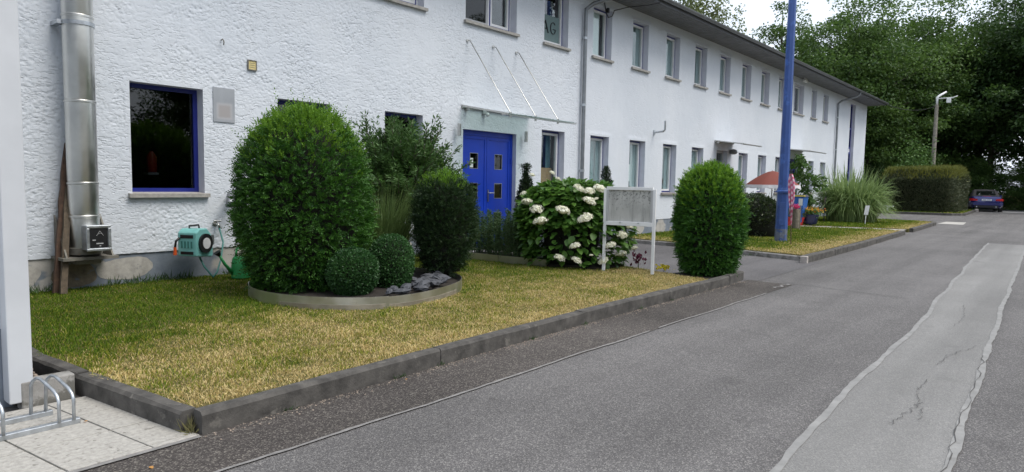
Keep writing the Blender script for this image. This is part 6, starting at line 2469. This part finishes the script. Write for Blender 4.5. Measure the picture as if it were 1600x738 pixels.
# ================================================================== GRASS
def in_poly(x, y, poly):
    ins = np.zeros(len(x), bool)
    j = len(poly) - 1
    for i in range(len(poly)):
        xi, yi = poly[i]; xj, yj = poly[j]
        c = ((yi > y) != (yj > y)) & (x < (xj - xi) * (y - yi) / (yj - yi + 1e-12) + xi)
        ins ^= c
        j = i
    return ins


def dryness(x, y, lawn):
    n1 = noise2(x * .9, y * .9, 61)
    n2 = noise2(x * 2.6, y * 2.6, 62)
    n3 = noise2(x * 7, y * 7, 63)
    if lawn == 0:
        d = sstep(6.6, 4.1, y - .12 * np.maximum(x - 5, 0) * 0)
        d = d * .74 + .0 + .32 * n1 + .30 * n2 + .16 * n3
        d -= .25 * sstep(3.2, 1.6, x) * sstep(4.2, 5.2, y)
        d += .28 * sstep(4.0, 3.55, y)
        d += .15 * sstep(6.0, 8.5, x) * sstep(5.6, 4.2, y)
    else:
        d = .85 * sstep(5.0, 3.8, y) + .10 + .22 * n1 + .2 * n2 + .1 * n3
        d += .5 * sstep(13.3, 12.7, x - .35 * (y - 3.7))
    return np.clip(d, 0, 1)


def grass(poly, n, hgt, wid, lawn, seed, label, weight=None, holes=()):
    q = np.random.default_rng(seed)
    a = np.array(poly)
    x = q.uniform(a[:, 0].min() - .02, a[:, 0].max() + .02, n * 3)
    y = q.uniform(a[:, 1].min(), a[:, 1].max(), n * 3)
    m = in_poly(x, y, poly)
    for (cx, cy_, rr) in holes:
        m &= np.hypot(x - cx, y - cy_) > rr
    if weight is not None:
        m &= q.random(len(x)) < weight(x, y)
    x, y = x[m][:n], y[m][:n]
    n = len(x)
    dr = dryness(x, y, lawn)
    dead = q.random(n) < np.clip(dr * 1.15 - .12, .015, .93)
    tuft = .75 + .35 * noise2(x * 3.1, y * 3.1, 71) + .25 * noise2(x * 11, y * 11, 72)
    h = hgt * (.55 + .75 * q.random(n)) * np.clip(tuft, .35, 1.4) * np.where(dead, .85, 1.0)
    g0, g1 = np.array([.038, .100, .006]), np.array([.150, .235, .018])
    y0_, y1_ = np.array([.16, .200, .018]), np.array([.36, .36, .055])
    s0, s1 = np.array([.42, .31, .10]), np.array([.76, .62, .33])
    t = q.random(n)[:, None]
    yel = (~dead) & (q.random(n) < np.clip(.12 + dr * 1.1, 0, .85))
    c = np.where(dead[:, None], s0 * (1 - t) + s1 * t, np.where(yel[:, None], y0_ * (1 - t) + y1_ * t, g0 * (1 - t) + g1 * t))
    c *= (1 + .12 * noise2(x * 1.7, y * 1.7, 73))[:, None]
    ang = q.random(n) * 6.283
    ln = h * np.where(dead, .95, .55) * (.3 + q.random(n))
    dx, dy = np.cos(ang) * ln, np.sin(ang) * ln
    sa = q.random(n) * 6.283
    sx, sy_ = np.cos(sa) * wid / 2, np.sin(sa) * wid / 2
    z0_ = -.015
    V = np.zeros((n, 5, 3), dtype=np.float32)
    V[:, 0] = np.stack([x - sx, y - sy_, np.full(n, z0_)], -1)
    V[:, 1] = np.stack([x + sx, y + sy_, np.full(n, z0_)], -1)
    V[:, 2] = np.stack([x + dx * .4 + sx * .8, y + dy * .4 + sy_ * .8, z0_ + h * .62], -1)
    V[:, 3] = np.stack([x + dx * .4 - sx * .8, y + dy * .4 - sy_ * .8, z0_ + h * .62], -1)
    V[:, 4] = np.stack([x + dx, y + dy, z0_ + h * np.where(dead, .8, .95)], -1)
    b = np.arange(n)[:, None] * 5
    F = np.concatenate([b + np.array([[0, 1, 2]]), b + np.array([[0, 2, 3]]), b + np.array([[3, 2, 4]])], 0)
    me = np_mesh('grass', V.reshape(-1, 3), F, M['grass'], attrs={'col': np.repeat(c, 5, 0)})
    o = put('grass', me, None, kind='stuff')
    tag(o, label, 'grass')
    return o


near_w = lambda x, y: np.clip(1.15 - .085 * np.hypot(x, y), .35, 1)
grass(lawn1_poly, 190000, .036, .0050, 0, 301, 'short patchy lawn, green by the wall and straw-dry along the kerb', near_w,
      holes=[(BC[0], BC[1], 1.14), (8.25, 6.6, .55), (8.3, 5.75, .45)])
grass(lawn2_poly, 60000, .05, .011, 1, 302, 'green lawn with dry front edge around the blue lamp post')
grass(lawn3_poly, 30000, .055, .016, 1, 303, 'green lawn strip in front of the tall ornamental grass')
grass(hedge_bed_poly, 26000, .09, .03, 1, 304, 'rough grass round the foot of the far hedge')
# taller weeds along the plinth and in the kerb gap
q = np.random.default_rng(401)
wx_ = q.uniform(1.4, 8.0, 1500)
wy_ = D - .03 - np.abs(q.normal(size=1500)) * .07
keep = noise2(wx_ * 2.2, wx_ * 0, 88) > -.05
wx_, wy_ = wx_[keep], wy_[keep]
P = np.stack([wx_, wy_, np.full(len(wx_), -.01)], -1)
Dv = q.normal(size=P.shape) * .5 + np.array([0, -.2, 1])
o = put('weeds', leaves_mesh('weeds', P, Dv, .05 + .09 * q.random(len(P)), .010, M['herb']), None, kind='stuff')
tag(o, 'low weeds growing along the foot of the building wall', 'weeds')
P = np.stack([1.505 + q.normal(size=70) * .010, 3.45 + q.normal(size=70) * .03, np.full(70, ZR)], -1)
Dv = q.normal(size=P.shape) * .35 + np.array([0, 0, 1])
o = put('weeds', leaves_mesh('weeds', P, Dv, .06 + .06 * q.random(70), .006, M['straw']), None, kind='stuff')
tag(o, 'dry weeds in the gap between the two kerb corner stones', 'weeds')

# grit and crumbs washed up along the foot of the kerb
q = np.random.default_rng(411)
gm = MB()
for k in range(900):
    x = q.uniform(1.5, 9.2)
    y = np.interp(x, [1.535, 3.3, 5.2, 7.0, 9.3], [3.37, 3.44, 3.49, 3.50, 3.55]) - .006 - abs(q.normal()) * .05
    if noise2(np.array([x * 1.7]), np.array([2.0]), 55)[0] < -.25 and k % 3: continue
    s_ = q.uniform(.0025, .007)
    gm.lathe([(s_, 0), (s_ * .8, s_ * .7), (s_ * .1, s_)], (x, y, ZR + .003), 5, phase=q.random())
tag(gm.build('grit', M['pebble']), 'grit and crumbs along the foot of the road kerb', 'grit', kind='stuff')
kw = []
for cx in (2.05, 2.9, 3.31, 4.4, 5.21, 6.3, 7.02, 8.1):
    n_ = q.integers(8, 26)
    y0_ = np.interp(cx, [1.535, 3.3, 5.2, 7.0, 9.3], [3.37, 3.44, 3.49, 3.50, 3.55]) - .006
    kw.append(np.stack([cx + q.normal(size=n_) * .025, np.full(n_, y0_), np.full(n_, ZR)], -1))
P = np.concatenate(kw)
Dv = q.normal(size=P.shape) * .6 + np.array([0, -.5, .9])
o = put('weeds', leaves_mesh('weeds', P, Dv, .02 + .035 * q.random(len(P)), .006, M['herb']), None, kind='stuff')
tag(o, 'tiny weeds sprouting at the foot of the road kerb', 'weeds')

# a few fallen leaves and a pebble on the asphalt
def litter(x, y, s, mat, label, z=ZR + .006):
    mb = MB()
    vs_, fs_ = ovate(s, s * .7)
    mb.add(vs_, fs_)
    me = mb.mesh('fallen_leaf', mat)
    a_ = me.attributes.new('tint', 'FLOAT', 'POINT')
    a_.data.foreach_set('value', np.full(len(vs_), .5, dtype=np.float32))
    o = put('fallen_leaf', me, None, (x, y, z + .004), (0, 0, random.random() * 6))
    tag(o, label, 'leaf')


dry_leaf = leaf_mat('dry_leaf', (.50, .24, .06), (.62, .34, .12), .3, .7)
litter(1.20, 3.16, .028, dry_leaf, 'small orange fallen leaf on the asphalt at the bottom left')
litter(1.20, 3.965, .022, dry_leaf, 'tiny reddish leaf at the end of the bicycle rack rail', ZR + .018)
litter(2.9, 3.34, .02, dry_leaf, 'tiny dry leaf on the dark strip beside the kerb')
